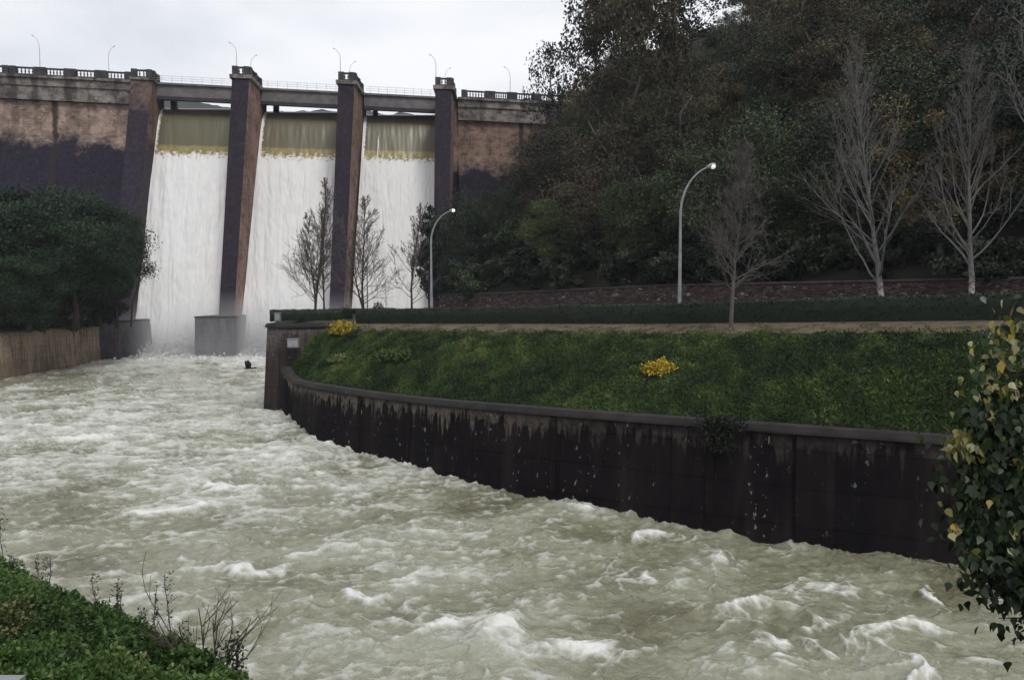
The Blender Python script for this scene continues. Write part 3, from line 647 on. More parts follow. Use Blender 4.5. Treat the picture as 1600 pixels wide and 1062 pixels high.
hp[:, 0] += .4; hp[:, 1] += .4
hedge('hedge', hp, 1.12, 1.0, 'long dark clipped hedge running along the top of the grassy bank', 3, 420)
def lin(a, b_, n=60): a = np.array(a, float); b_ = np.array(b_, float); f = np.linspace(0, 1, n)[:, None]; return a*(1-f)+b_*f
ha = P(430, 505, 70); hb = P(533, 498, 70.5)
hedge('hedge', lin((ha.x, 68.5, 6.7), (hb.x, 70.5, 6.75), 60), .95, 1.0, 'short dark hedge over the nose of the river wall, left of the round bush', 5, 400)
ha = P(548, 505, 90); hb = P(618, 498, 90)
hedge('hedge', lin((ha.x, 88, 6.85), (hb.x, 90, 6.9), 40), .55, .8, 'far low hedge at the foot of the bare trees beside the dam', 6, 300)
# low verge strip under the near bare tree: stone wall behind the road
Cw = Cl[(Cl[:, 0] > -8.2) & (Cl[:, 0] < 31)].copy()
wtop = np.interp(Cw[:, 0], [-6.8, 3, 12, 19.4, 32], [P(700, 462, 85).z, P(850, 456, 76).z, P(1050, 447, 64).z, P(1240, 443, 55).z, 9.9])
Cw[:, 2] = wtop
sw = tag(empty('stone_wall', (Cw[60][0], Cw[60][1], 7.5)), 'low brown rubble stone wall at the foot of the wooded hill, behind the hedge', 'wall')
child('masonry_face', wall_run('masonry_face', Cw, 6, .5, M['rubble'], batter=.1), sw); cw2 = Cw.copy(); cw2[:, 2] += .14; child('coping', coping_mesh(cw2, .06, .55, .14), sw, M['dark_band'])
# tall wall at the tip of the promenade
tw = tag(empty('retaining_wall', (-19, 63, 0)), 'tall dark wall end at the tip of the promenade, beside the rushing water', 'wall')
e0 = P(415, 510, 62); e1 = PZ(421, 648, 0)
tp = np.array([(e0.x-1.0, 118, 6.75), (e0.x-.3, 80, 6.75), (e0.x, 62.4, 6.75), (e0.x+.15, 61.9, 6.75), (e0.x+1.0, 61.6, 6.75), (-16.6, 61.9, 6.75), (-12.8, 65.6, 6.75)])
tp2 = []
for a, b_ in zip(tp[:-1], tp[1:]): tp2 += list(a+(b_-a)*np.linspace(0, 1, 8)[:-1, None])
tp2.append(tp[-1]); tp2 = np.array(tp2); tp2[:, 2] -= .3
child('wall_face', wall_run('wall_face', tp2, -2, .8, M['nose_wall'], batter=.5), tw); tp3 = tp2.copy(); tp3[:, 2] += .3; child('coping', coping_mesh(tp3, .15, .8, .32), tw, M['coping'])
def small_box(name, c, sx, sy, h, m_, label, cat, rz=0):
    root = tag(empty(name, c, rz), label, cat)
    MB().box((-sx/2, -sy/2, .12), (sx/2, sy/2, h)).build('cabinet_body', m_, root); MB().box((-sx/2-.03, -sy/2-.03, h+.002), (sx/2+.03, sy/2+.03, h+.06)).build('lid', m_, root)
    MB().box((-sx/2+.04, -sy/2-.022, .2), (sx/2-.04, -sy/2-.002, h-.08)).build('door', M['pole'], root); MB().box((-sx/2+.05, -sy/2+.05, 0), (sx/2-.05, sy/2-.05, .118)).build('plinth', M['block'], root); return root
q = P(459, 541, 61.0); small_box('utility_box', (q.x, 61.0, q.z-.2), .85, .5, .75, M['cabinet'], 'small grey utility box on the slope by the promenade tip', 'utility box')
q = P(437, 503, 66.5); small_box('utility_box', (q.x, 66.0, 6.7), .45, .35, .75, M['cabinet'], 'narrow pale box standing on top of the promenade tip', 'utility box')
# ---------------------------------------------------------------- left bank
lw = tag(empty('retaining_wall', (-52, 90, 0)), 'brown streaked river wall on the left bank below the pines', 'wall')
XW = -51.6
lp = lin((XW+.6, 15, 5.2), (XW-.9, 101.5, 5.15), 120)[::-1]
child('wall_face', wall_run('wall_face', lp, -2, 1.0, M['left_wall'], batter=.3, side=-1), lw)
lp2 = lin((XW+.72, 15, 5.45), (XW-.78, 101.5, 5.4), 60); child('coping', coping_mesh(lp2, .1, .9, .25), lw, M['coping'])
q0 = P(152, 505, 102); q1 = P(203, 500, 107)
bl = tag(empty('concrete_block', (q0.x, 104, 0)), 'grey concrete block joining the left river wall to the dam foot', 'concrete block')
def rough_box(c0, c1, z0_, z1_, seed=0, n=14):
    """slab with slightly eroded faces, plan corners list"""
    mb = MB(); return mb
def hexroot(root, b_, t_, name, m_):
    mb = MB().hexa([Vector(v)-root.location for v in b_], [Vector(v)-root.location for v in t_]); o = mb.build(name, m_, root)
    uvl = o.data.uv_layers.new(name='UVMap')
    for p in o.data.polygons:
        for li in p.loop_indices:
            co = o.data.vertices[o.data.loops[li].vertex_index].co; uvl.data[li].uv = ((co.y if abs(p.normal.x) > .7 else co.x), co.z if abs(p.normal.z) < .7 else co.y)
    md = o.modifiers.new('bevel', 'BEVEL'); md.width = .08; md.segments = 2; return o
zt = q0.z
hexroot(bl, [(q0.x-.6, 101.3, -2), (q1.x+1.2, 103.5, -2), (q1.x+.6, 113, -2), (q0.x-.6, 113, -2)], [(q0.x-.3, 101.6, zt), (q1.x+.3, 104, zt), (q1.x, 113, zt), (q0.x-.3, 113, zt)], 'block_body', M['block'])
hexroot(bl, [(q0.x-.4, 101.5, zt+.002), (q1.x+.4, 103.9, zt+.002), (q1.x, 113, zt+.002), (q0.x-.4, 113, zt+.002)], [(q0.x-.4, 101.5, zt+.25), (q1.x+.4, 103.9, zt+.25), (q1.x, 113, zt+.25), (q0.x-.4, 113, zt+.25)], 'top_slab', M['coping'])
# dark parapet behind left wall
dp = tag(empty('parapet', (XW-2.5, 80, 5.2)), 'dark low parapet along the left bank in front of the pine trunks', 'parapet')
lp = lin((XW-2.0, 40, 6.15), (XW-3.0, 101, 6.0), 80)[::-1]; child('parapet_wall', wall_run('parapet_wall', lp, 5, .4, M['dark_band'], side=-1), dp)
mb = MB(); mb.add([(XW-.9, -20, 5.15), (XW-.9, 112, 5.15), (XW-2, 135, 5.15), (-260, 135, 5.15), (-260, -20, 5.15)], [(0, 1, 2, 3, 4)]); tag(mb.build('left_bank', M['earth']), kind='structure')
# block at the foot of the second pier
zq = 0
fb = tag(empty('concrete_block', Dm(14, 17, 0)), 'square grey concrete block at the foot of the pier between first and second bays', 'concrete block')
nf = 18.5
ua, zt = UZ(304, 496.5, nf); ub, _ = UZ(366, 496, nf)
hexroot(fb, [Dm(ua-.1, nf+.3, -2), Dm(ub+.1, nf+.3, -2), Dm(ub, 9, -2), Dm(ua, 9, -2)], [Dm(ua, nf, zt), Dm(ub, nf, zt), Dm(ub, 9, zt), Dm(ua+1.2, 9, zt)], 'block_body', M['block'])
hexroot(fb, [Dm(ua-.08, nf+.08, zt+.002), Dm(ub+.08, nf+.08, zt+.002), Dm(ub, 9, zt+.002), Dm(ua+1.1, 9, zt+.002)], [Dm(ua-.08, nf+.08, zt+.2), Dm(ub+.08, nf+.08, zt+.2), Dm(ub, 9, zt+.2), Dm(ua+1.1, 9, zt+.2)], 'top_slab', M['coping'])
# ---------------------------------------------------------------- hill
def hill_s(x, y):
    a = (x+6.8)*.753+(y-85)*.658; b = (x+7.0)*1.75
    return np.minimum(a, b)-1.2*np.exp(-((a-b)/4)**2)
def hill_z(x, y):
    s = np.maximum(hill_s(x, y), 0); return 7.4+1.4*np.clip(s/1.5, 0, 1)+.70*np.minimum(s, 62)+.25*np.maximum(s-62, 0)*.6+1.2*perlin(np.asarray(x)/13, np.asarray(y)/13, 8)*np.clip(s/8, 0, 1)
ns, ntt = 70, 160
S_, T_ = np.meshgrid(np.linspace(.2, 150, ns), np.linspace(-75, 130, ntt), indexing='ij')
hx = -6.8+.753*S_+.658*T_; hy = 85+.658*S_-.753*T_
hz = hill_z(hx, hy); hx = np.where(hx < -8, -8, hx); hz = np.where(hx <= -7.9, 6.3, hz)
tag(link('hillside', np_mesh('hillside', np.stack([hx, hy, hz], -1).reshape(-1, 3), grid_faces(ns, ntt), None, True), M['hill']), kind='structure')
# ---------------------------------------------------------------- tree builders
def leafy_meshes(seed, H, rx, z0f, nb, nl, ls, trunk_r, shape='oval', lean=0):
    rng = np.random.default_rng(seed); cs = []
    while len(cs) < nb:
        p = rng.uniform(-1, 1, 3); r = np.linalg.norm(p)
        if r > 1 or r < .35: continue
        zf = (p[2]+1)/2
        wdt = {'oval': 1, 'cone': (1.15-.85*zf), 'umbrella': (.55+.45*zf)}[shape]
        cs.append((p[0]*rx*wdt, p[1]*rx*wdt, H*(z0f+(1-z0f)*zf*.95), rng.uniform(.55, 1.2)))
    cs = np.array(cs); br = {'oval': .27, 'cone': .24, 'umbrella': .37}[shape]*rx
    tr = MB(); pts = [Vector((math.sin(k*1.3+seed)*H*.012*k, math.cos(k*1.7+seed)*H*.01*k, H*k/7*.92)) for k in range(8)]
    tr.tube(pts, [trunk_r*(1-.8*k/7.5)*(1.35 if k == 0 else 1) for k in range(8)], 7)
    for k in range(0, nb, max(1, nb//16)):
        c = cs[k]; k0 = max(.12, min(.8, (c[2]/H-.18))); i = k0*H/(H/7*.92); a = pts[int(i)].lerp(pts[min(7, int(i)+1)], i-int(i)); e = Vector(c[:3])
        mid = a.lerp(e, .5)+Vector((0, 0, -.04*H)); tr.tube([a, mid, e], [trunk_r*.42*(1.1-k0), trunk_r*.25*(1.1-k0), trunk_r*.08], 5)
    n = nb*nl; bi = np.repeat(np.arange(nb), nl); d = rng.normal(size=(n, 3)); d /= np.linalg.norm(d, axis=1)[:, None]
    rad = br*cs[bi, 3]*(rng.uniform(.25, 1.1, n)**.6); lob = 1+.35*perlin(d[:, 0]*2+bi*3.1, d[:, 2]*2+d[:, 1]*2, 4)
    p = cs[bi, :3]+d*(rad*lob)[:, None]*np.array([1.15, 1.15, .8 if shape != 'umbrella' else .55])
    bt = rng.normal(size=nb)*.16
    tint = np.clip(.42+bt[bi]+rng.normal(size=n)*.15, 0, 1)
    V, F = leaf_arrays(rng, p, ls*rng.uniform(.6, 1.4, n), .65, .15)
    return tr.mesh('trunk', True), np_mesh('crown', V, F, tint)
def make_tree(name, tm, cm, mt, mc):
    r = empty(name); link('trunk', tm, mt, r)
    c_ = link('crown', cm, mc, r); return r
def put(proto, loc, rz, s, label, cat='tree', group=None, first=[None], sz=None):
    r = copy_tree(proto); r.location = loc; r.rotation_euler = (0, 0, rz); r.scale = (s, s, sz or s); tag(r, label, cat, group); return r
protos = {}
def proto(key, name, *a, mt='bark', mc='oak', **k):
    tm, cm = leafy_meshes(*a, **k); protos.setdefault(key, []).append(make_tree(name, tm, cm, M[mt], M[mc]))
for i in range(3): proto('oak', 'evergreen_tree', 100+i, 13, 5.6, .12, 50, 380, .21, .26)
for i in range(3): proto('olive', 'autumn_tree', 200+i, 14.5, 5.0, .2, 50, 330, .20, .24, mc='olive', mt='bark_grey')
for i in range(2): proto('russet', 'russet_tree', 300+i, 12, 4.7, .15, 44, 260, .21, .2, mc='russet', mt='bark_grey')
for i in range(2): proto('mid', 'broadleaf_tree', 400+i, 12.5, 5.2, .12, 50, 330, .21, .24, mc='mid')
proto('lead', 'autumn_tree', 222, 14.5, 5.0, .28, 56, 300, .26, .22, mc='olive_dim', mt='bark_grey')
for i in range(2): proto('gum', 'tall_tree', 500+i, 17, 5.6, .30, 46, 60, .42, .3, mc='gum')
proto('cone', 'conifer', 600, 11, 1.7, .06, 40, 75, .28, .16, shape='cone', mc='gum')
for i in range(2): proto('bush', 'shrub', 700+i, 3, 1.9, .0, 20, 140, .22, .08, mc='oak')
for i in range(3): proto('pine', 'stone_pine', 800+i, 15, 7.0, .14, 46, 900, .26, .42, shape='umbrella', mc='pine')
def bare_tree(seed, H, r0, n1, spread, up, f0=.12, n2=6, n3=5, lean=(0, 0), fork=0, twig=.012, curve=.5, wide=.45, bt=.46):
    rd = random.Random(seed); tr = MB(); br = MB()
    def wig(a): return Vector((rd.gauss(0, a), rd.gauss(0, a), rd.gauss(0, a)))
    def grow(p, d, ln, r, n, upw, sides, mb_, jit):
        pts = [p.copy()]; d = d.copy()
        for k in range(n):
            d = (d+wig(jit)+Vector((0, 0, upw))).normalized(); p = p+d*(ln/n); pts.append(p.copy())
        mb_.tube(pts, [max(twig*.6, r*(1-k/(n+.3))**1.25) for k in range(n+1)], sides, False); return pts
    stems = [(Vector((0, 0, 0)), Vector((lean[0], lean[1], 1)).normalized(), H, r0)]
    for s_ in range(fork):
        a = rd.uniform(0, 6.28); stems.append((Vector((0, 0, H*.03)), Vector((math.cos(a)*.28, math.sin(a)*.28, 1)).normalized(), H*rd.uniform(.6, .85), r0*.7))
    for (p, d, ln, r) in stems:
        n = 14; pts = grow(p, d, ln, r, n, .06, 7, tr, .035)
        for b_ in range(n1 if ln == H else n1//2):
            f = f0+(.97-f0)*(b_/(n1 if ln == H else n1//2))**.9; i = f*n; q = pts[int(i)].lerp(pts[min(n, int(i)+1)], i-int(i))
            a = rd.uniform(0, 6.28)+b_*2.4; sp = spread*(1.05-.5*f)*rd.uniform(.75, 1.25); d1 = Vector((math.cos(a)*math.sin(sp), math.sin(a)*math.sin(sp), math.cos(sp)))
            l1 = ln*wide*(1.05-f)*rd.uniform(.65, 1.15)+.25; pp = grow(q, d1, l1, max(twig*2.6, r*bt*(1.1-f)), 8, up, 5, br, .10)
            for c_ in range(n2):
                g = rd.uniform(.18, .98)*8; q2 = pp[int(g)].lerp(pp[min(8, int(g)+1)], g-int(g)); base = (pp[min(8, int(g)+1)]-pp[max(0, int(g)-1)]).normalized()
                d2 = (base+wig(.42)).normalized(); l2 = l1*rd.uniform(.25, .5)*(1.2-g/9); p3 = grow(q2, d2, l2, max(twig*1.6, r*.12*(1.15-f)), 5, up*.8, 3, br, .14)
                for e_ in range(n3):
                    h_ = rd.uniform(.1, .98)*5; q3 = p3[int(h_)].lerp(p3[min(5, int(h_)+1)], h_-int(h_)); b3 = (p3[min(5, int(h_)+1)]-p3[max(0, int(h_)-1)]).normalized()
                    grow(q3, (b3+wig(.5)).normalized(), max(.15, l2*rd.uniform(.3, .6)), twig, 3, up*.6, 3, br, .12)
    return tr.mesh('trunk', True), br.mesh('branches')
def bare(name, loc, label, mt, mb_, *a, rz=0, cat='bare tree', **k):
    t_, b_ = bare_tree(*a, **k); r = tag(empty(name, loc, rz), label, cat); link('trunk', t_, mt, r); link('branches', b_, mb_, r); return r
# ---- the bare trees the photo singles out
def base_at(px, Y, z): q = P(px, 460, Y); return (q.x, Y, z)
bare('bare_tree', base_at(1382, 46, 7.6), 'tall pale leafless tree behind the hedge, left one of the two big pale ones', M['bark_foot'], M['bark_pale'], 11, 16.2, .19, 48, .82, .12, f0=.12, n2=9, n3=5, lean=(-.11, 0), fork=0, twig=.008, wide=.52, bt=.42)
bare('bare_tree', base_at(1518, 42, 7.8), 'tall leafless tree with white flaking trunk foot, right of the two big pale ones', M['bark_foot'], M['bark_pale'], 29, 13.8, .17, 40, .76, .12, f0=.16, n2=9, n3=5, lean=(.03, 0), fork=0, twig=.008, wide=.52, bt=.42)
bare('bare_tree', base_at(1143, 40.9, 7.2), 'smaller dim leafless tree in front of the hedge, right of the large street lamp', M['bark_mid'], M['bark_mid'], 31, 9.6, .12, 64, 1.1, .05, f0=.20, n2=10, n3=6, twig=.011, wide=.42)
bare('bare_tree', base_at(1608, 40, 8.0), 'pale bare tree cut off by the right edge, branches showing in the top corner', M['bark_pale'], M['bark_pale'], 47, 18.5, .16, 26, .9, .08, f0=.45, n2=6, n3=5, twig=.013, wide=.45)
bare('bare_tree', base_at(492, 84, 6.7), 'leafless upright tree left of the middle pier, tallest of the trees beside it', M['bark'], M['bark_grey'], 51, 14.4, .15, 60, .9, .10, f0=.10, n2=9, n3=5, twig=.017, wide=.44, bt=.36, lean=(0, 0), fork=1)
bare('bare_tree', base_at(506, 85, 6.7), 'shorter leafless tree close behind the tallest one beside the middle pier', M['bark'], M['bark_grey'], 52, 11.5, .11, 30, .8, .12, f0=.14, n2=7, n3=4, twig=.024, wide=.34)
bare('bare_tree', base_at(568, 84, 6.7), 'leafless tree just right of the middle pier, with spreading lower limbs', M['bark'], M['bark_grey'], 53, 12.6, .15, 46, 1.05, .08, f0=.10, n2=8, n3=5, fork=1, twig=.017, wide=.50, bt=.36)
bare('bare_tree', base_at(643, 86, 6.8), 'thin leafless tree between the middle pier trees and the narrow conifer', M['bark'], M['bark_grey'], 54, 12.0, .13, 44, 1.0, .10, f0=.10, n2=8, n3=5, twig=.017, wide=.46, bt=.36)
bare('young_tree', base_at(602, 86, 6.8), 'tiny thin sapling stake before the white water, left of the thin bare tree', M['bark'], M['bark_grey'], 55, 3.2, .04, 6, .7, .1, n2=2, n3=2, twig=.01, cat='sapling')
put(protos['cone'][0], base_at(672, 88, 6.8), .3, .95, 'narrow dark conifer behind the small street lamp, against the white spillway', 'conifer', sz=1.2)
# round bush and spiky shrubs
rng = np.random.default_rng(77)
def blob_shrub(name, loc, r, h, n, mat_, label, cat='shrub', ls=.1, seed=1, tb=.35, stems=True):
    rng = np.random.default_rng(seed); d = rng.normal(size=(n, 3)); d /= np.linalg.norm(d, axis=1)[:, None]; d[:, 2] = np.abs(d[:, 2])
    q = d*(rng.uniform(.55, 1.05, n)*(1+.35*perlin(d[:, 0]*2.2+seed, d[:, 1]*2.2+d[:, 2]*2, 5)))[:, None]*np.array([r, r, h])
    V, F = leaf_arrays(rng, q, ls*rng.uniform(.6, 1.4, n), .6, .4); root = tag(empty(name, loc), label, cat)
    link('leaves', np_mesh('leaves', V, F, np.clip(tb+.3*d[:, 2]+rng.normal(size=n)*.2, 0, 1)), mat_, root)
    mb = MB(); rd = random.Random(seed)
    for k in range(9): a = rd.uniform(0, 6.28); mb.tube([(0, 0, 0), (math.cos(a)*r*.35, math.sin(a)*r*.35, h*.4), (math.cos(a)*r*.7, math.sin(a)*r*.7, h*.72)], [.03, .02, .008], 4)
    mb.build('stems', M['bark'], root); return root
blob_shrub('round_bush', base_at(540, 72, 6.8), .62, 1.05, 3500, M['hedge'], 'dark round clipped bush where the two hedges meet', 'bush', .09, 3)
for px_, s_, lb_ in ((590, .5, 'small dark spiky shrub silhouetted before the right spillway bay'),):
    blob_shrub('shrub', base_at(px_, 88, 6.9), .7, 1.3, 500, M['hedge'], lb_, 'shrub', .16, 8)
def bank_pt(px, py):
    # nearest sight line hit on the bank grid
    best = None
    G = GS.reshape(-1, 3)
    d = [abs(proj(g)[0]-px)+abs(proj(g)[1]-py) for g in G[::1]]
    return tuple(G[int(np.argmin(d))])
blob_shrub('yellow_bush', bank_pt(536, 522), 1.15, .95, 1600, M['yellow'], 'yellow-leaved bush at the top left end of the grassy bank', 'bush', .16, 11, .35)
blob_shrub('yellow_bush', bank_pt(1030, 588), .78, .62, 1300, M['yellow'], 'bright yellow bush alone in the middle of the grassy bank', 'bush', .12, 12, .5)
blob_shrub('shrub', bank_pt(532, 562), .9, .45, 700, M['weeds'], 'small yellow-green bush low on the left of the grassy bank', 'bush', .16, 13, .75)
blob_shrub('shrub', bank_pt(620, 560), 1.6, .5, 900, M['weeds'], 'grey-green low bush on the left half of the grassy bank', 'bush', .2, 14, .3)
# ivy hanging over the wall
i = int(np.argmin([abs(proj((a[0], a[1], 2))[0]-1125) for a in A])); rng = np.random.default_rng(9); n = 1500
ipx = A[i]; tx = (A[i+3]-A[i-3]); tx /= np.linalg.norm(tx); out = np.array([tx[1], -tx[0], 0])
sgn = 1 if out[1] < 0 else -1; out = out*sgn
dn = rng.uniform(0, 1, n)**1.3; sdv = rng.normal(size=n)*(.55*(1-dn*.7)); q = np.outer(sdv, tx)+np.outer(rng.uniform(.25, .5, n), out); q[:, 2] = .22-dn*1.25
V, F = leaf_arrays(rng, q, rng.uniform(.08, .15, n), .7, -.6); r_ = tag(empty('ivy', tuple(ipx)), 'dark ivy clump hanging over the coping of the curved river wall', 'ivy')
link('leaves', np_mesh('leaves', V, F, np.clip(rng.uniform(0, .7, n), 0, 1)), M['gum'], r_)
mb = MB(); mb.tube([(0, 0, .1), tuple(out*.35+np.array([0, 0, .05])), tuple(out*.33+np.array([0, 0, -1.2]))], [.03, .02, .01], 4); mb.build('stem', M['bark'], r_)
# ---------------------------------------------------------------- street lamps by the road
def big_lamp(base, H, arm, label, adir=(1, 0), r=.10, head=.62):
    o = lamp('street_lamp', base, H, arm, r, head, adir, M['pole']); tag(o, label, 'street lamp')
    hd_ = [c for c in o.children if c.name.startswith('lamp_head')][0]
    co = np.array([v.co for v in hd_.data.vertices]).mean(0); g = MB(); g.lathe([(.04, -.17), (.13, -.13), (.165, -.05), (.155, .04), (.10, .11), (.03, .14)], 14, tuple(co+np.array([adir[0]*.12, 0, -.02]))); g.build('lamp_glass', M['lamp_glass'], o, True); return o
b_ = base_at(1065, 48.5, 7.3); tpz = P(1100, 262, 48.5); big_lamp((b_[0]-.12, 48.5, 7.3), tpz.z-7.3, 1.55, 'large curved street lamp with white globe, left of the dim bare tree')
b_ = base_at(674, 73, 7.0); tpz = P(704, 330, 73); big_lamp((b_[0], 73, 7.0), tpz.z-7.0, 1.7, 'smaller street lamp leaning right in front of the narrow conifer', r=.11, head=.55)
b_ = base_at(574, 88, 6.9); tpz = P(576, 368, 88); big_lamp((b_[0], 88, 6.9), tpz.z-6.9, .35, 'far street lamp among the twigs of the bare tree right of the middle pier', (.5, -1), r=.07, head=.5)
# ---------------------------------------------------------------- forest on the hill
rd = random.Random(4)
kindname = {'oak': ('dark evergreen tree', 'tree'), 'olive': ('olive-brown autumn tree', 'tree'), 'russet': ('russet thinning tree', 'tree'), 'mid': ('mid-green leafy tree', 'tree'), 'gum': ('tall loose dark tree', 'tree'), 'bush': ('dark shrub', 'shrub')}
cnt = 0
placed = []
for tries in range(6000):
    s = rd.uniform(3, 78); tt = rd.uniform(-62, 95)
    x = -6.8+.753*s+.658*tt; y = 85+.658*s-.753*tt
    if y < 35: continue
    z = float(hill_z(x, y)); X_, Y_ = proj((x, y, z+5))
    if not (640 < X_ < 1720): continue
    # keep the visible stretch of dam clear
    u_ = (Vector((x, y, 0))-O).dot(UX); n_ = (Vector((x, y, 0))-O).dot(NX)
    if n_ < 2 and u_ < 60: continue
    if u_ < uP4+2: continue
    if X_ < 830 and proj((x, y, z+12))[1] < 262: continue
    if Y_ < -260: continue
    dmin = 4.4 if s < 25 else 5.6
    if any((x-a)**2+(y-b)**2 < dmin*dmin for a, b in placed): continue
    zone = 'lower' if Y_ > 300 else ('upper' if Y_ < 110 else 'middle')
    side = 'left' if X_ < 1000 else ('right' if X_ > 1300 else 'central')
    if X_ < 1000: wts = [('olive', 5), ('russet', 3), ('mid', 3), ('oak', 2.5)]
    elif X_ < 1250: wts = [('olive', 5), ('oak', 3), ('mid', 3), ('russet', 2)]
    else: wts = [('oak', 4), ('olive', 4), ('russet', 1.5), ('mid', 2)]
    k = rd.choices([a for a, _ in wts], [b for _, b in wts])[0]
    pr_ = rd.choice(protos[k]); sc_ = rd.uniform(.72, 1.12)
    if X_ < 900: sc_ *= .85
    if X_ < 1170:
        cr_ = 6*sc_/y*FPX; bd_ = max(float(np.interp(q_, [800, 820, 860, 900, 950, 1060, 1110, 1150], [230, 190, 150, 95, 62, 62, 15, -80])) for q_ in (X_-cr_*.6, X_, X_+cr_*.3))
        zlim = P(X_, bd_, y).z; hh = 13.5*sc_
        if z+hh > zlim:
            sc_ = (zlim-z)/14.2
            if sc_ < .38:
                if z+1.5 < zlim and rd.random() < .8:
                    put(rd.choice(protos['bush']), (x, y, z-.3), rd.uniform(0, 6.28), 1.2, 'dark shrub on the high left shoulder of the wooded hill near the skyline', 'shrub', 'shrubs near the skyline of the hill'); placed.append((x, y))
                continue
    placed.append((x, y)); cnt += 1
    put(pr_, (x, y, z-.3), rd.uniform(0, 6.28), sc_, f'{kindname[k][0]} massed with others on the {zone} {side} part of the wooded hill', 'tree', f'{kindname[k][0]}s on the {zone} {side} hillside', sz=sc_*rd.uniform(.88, 1.04))
    if cnt >= 290: break
print('hill trees', cnt)
# undergrowth at the foot
for k in range(150):
    tt = -22+k*.66+rd.uniform(-.6, .6); s = rd.uniform(.9, 8); x = -6.8+.753*s+.658*tt; y = 85+.658*s-.753*tt
    z = float(hill_z(x, y)); sc_ = rd.uniform(.7, 1.25); X_ = proj((x, y, z))[0]
    if X_ > 1750 or X_ < 705: continue
    put(rd.choice(protos['bush']), (x, y, z-.2), rd.uniform(0, 6), sc_, 'dark shrub in the undergrowth just above the stone wall' if X_ < 1250 else 'dark shrub in the undergrowth behind the pale bare trees', 'shrub', 'undergrowth shrubs above the stone wall' if X_ < 1250 else 'undergrowth shrubs behind the pale trees')
def hillpt(px, py, Y0=60, Y1=190):
    for k in range(600):
        Y = Y0+(Y1-Y0)*k/600; q = P(px, py, Y)
        if q.z <= float(hill_z(q.x, q.y)) and hill_s(q.x, q.y) > 0: return (q.x, q.y, float(hill_z(q.x, q.y)))
    q = P(px, py, 130); return (q.x, q.y, float(hill_z(q.x, q.y)))
# trees singled out on the hill
for px_, yt, Y_, k_, lb_ in ((712, 318, 101, 'oak', 'dark evergreen tree at the foot of the rightmost pier'), (742, 300, 104, 'oak', 'dark evergreen tree right of the rightmost pier foot, in front of the dam wall'), (700, 392, 96, 'oak', 'low dark evergreen tree behind the small street lamp'), (765, 285, 106, 'russet', 'brownish tree before the right dam wall, left of the wooded hill')):
    q = P(px_, yt, Y_); put(protos[k_][0], (q.x, Y_, 6.6), px_, (q.z-6.6)/15, lb_, 'tree', sz=(q.z-6.6)/13)
q = P(985, 430, 84); put(protos['lead'][0], (q.x, 84, float(hill_z(q.x, 84))-.5), .4, 1.15, 'tallest olive-brown tree with a pale lower trunk, left of the large street lamp', 'tree', sz=1.75)
q = P(985, 430, 82.5); mb = MB(); 
q = P(870, 345, 78); put(protos['russet'][1], (q.x, 88, float(hill_z(q.x, 88))), 1.0, .95, 'orange-tinged bushy tree low on the left of the hill', 'tree')
q = P(795, 350, 96); put(protos['mid'][0], (q.x, 96, float(hill_z(q.x, 96))-1), 2.0, .72, 'rounded olive-green tree at the left foot of the hill near the dam', 'tree')
for px_, yt, Y, sc_, lb_ in ((868, 60, 120, .80, 'small loose dark tree silhouetted against the sky beside the dam end'), (940, -60, 124, 1.15, 'tall sparse dark tree at the skyline with sky showing through its crown'), (1005, -40, 122, 1.05, 'sparse dark skyline tree right of the tallest one'), (1075, -60, 120, 1.1, 'sparse dark skyline tree nearest the solid hill canopy')):
    q = P(px_, yt, Y); zb = float(hill_z(q.x, Y)); put(protos['gum'][int(px_) % 2], (q.x, Y, zb-.5), px_, sc_, lb_, 'tree', sz=(q.z-zb)/17)
# ---------------------------------------------------------------- pines on the left bank
for px_, yt, Y, sx, rz, lb_ in ((82, 262, 93, 1.02, .2, 'broad dark pine at the left, highest rounded crown before the dam'), (148, 284, 98, .78, 1.4, 'dark pine nearest the spillway, at the right end of the pine group'), (8, 288, 86, .85, 2.2, 'dark pine crown cut off by the left picture edge'), (112, 322, 88, .8, 3.1, 'lower pine crown in front of the two tallest pines'), (-75, 285, 90, 1.0, 4.0, 'pine mostly outside the left edge of the picture'), (40, 380, 82, .62, 5.0, 'small low pine close above the left parapet'), (180, 372, 96, .40, 0.7, 'small pine beside the concrete block at the dam foot')):
    q = P(px_, yt, Y); put(protos['pine'][int(rz*10) % 3], (q.x, Y, 5.1), rz, sx, lb_, 'pine tree', sz=(q.z-5.1)/15.6)
for px_, Y_, sc_ in ((10, 86, 1.3), (38, 90, 1.1), (62, 86, 1.4), (88, 92, 1.2), (112, 90, 1.2), (135, 96, 1.3), (160, 98, 1.2), (182, 101, 1.1)):
    q = P(px_, 500, Y_); put(protos['bush'][px_ % 2], (q.x-1, Y_, 5.1), px_, sc_*1.1, 'dark shrub under the pines behind the left parapet', 'shrub', 'shrubs under the pines')
# sprig reaching over the white water
q = P(228, 424, 97); rng = np.random.default_rng(3); n = 900
pp = rng.normal(size=(n, 3))*np.array([.75, .5, .5])+np.array([.4, 0, .1]); V, F = leaf_arrays(rng, pp, rng.uniform(.15, .3, n), .5, .2)
r_ = tag(empty('pine_sapling', (q.x-1.0, 97, 5.1)), 'thin leaning pine whose tuft sticks out over the white water', 'pine tree')
V[:, 0] += .4; V[:, 2] += q.z-5.1; link('crown', np_mesh('crown', V, F, rng.uniform(.1, .6, n)), M['pine'], r_)
MB().tube([(-1, 0, 0), (-.7, 0, 3), (.2, 0, 5.5), (1.4, 0, q.z-5.0)], [.13, .1, .07, .03], 6).build('trunk', M['bark'], r_)
# remove unused prototypes from the scene
for lst in protos.values():
    for r in lst:
        for c_ in list(r.children): bpy.data.objects.remove(c_)
        bpy.data.objects.remove(r)
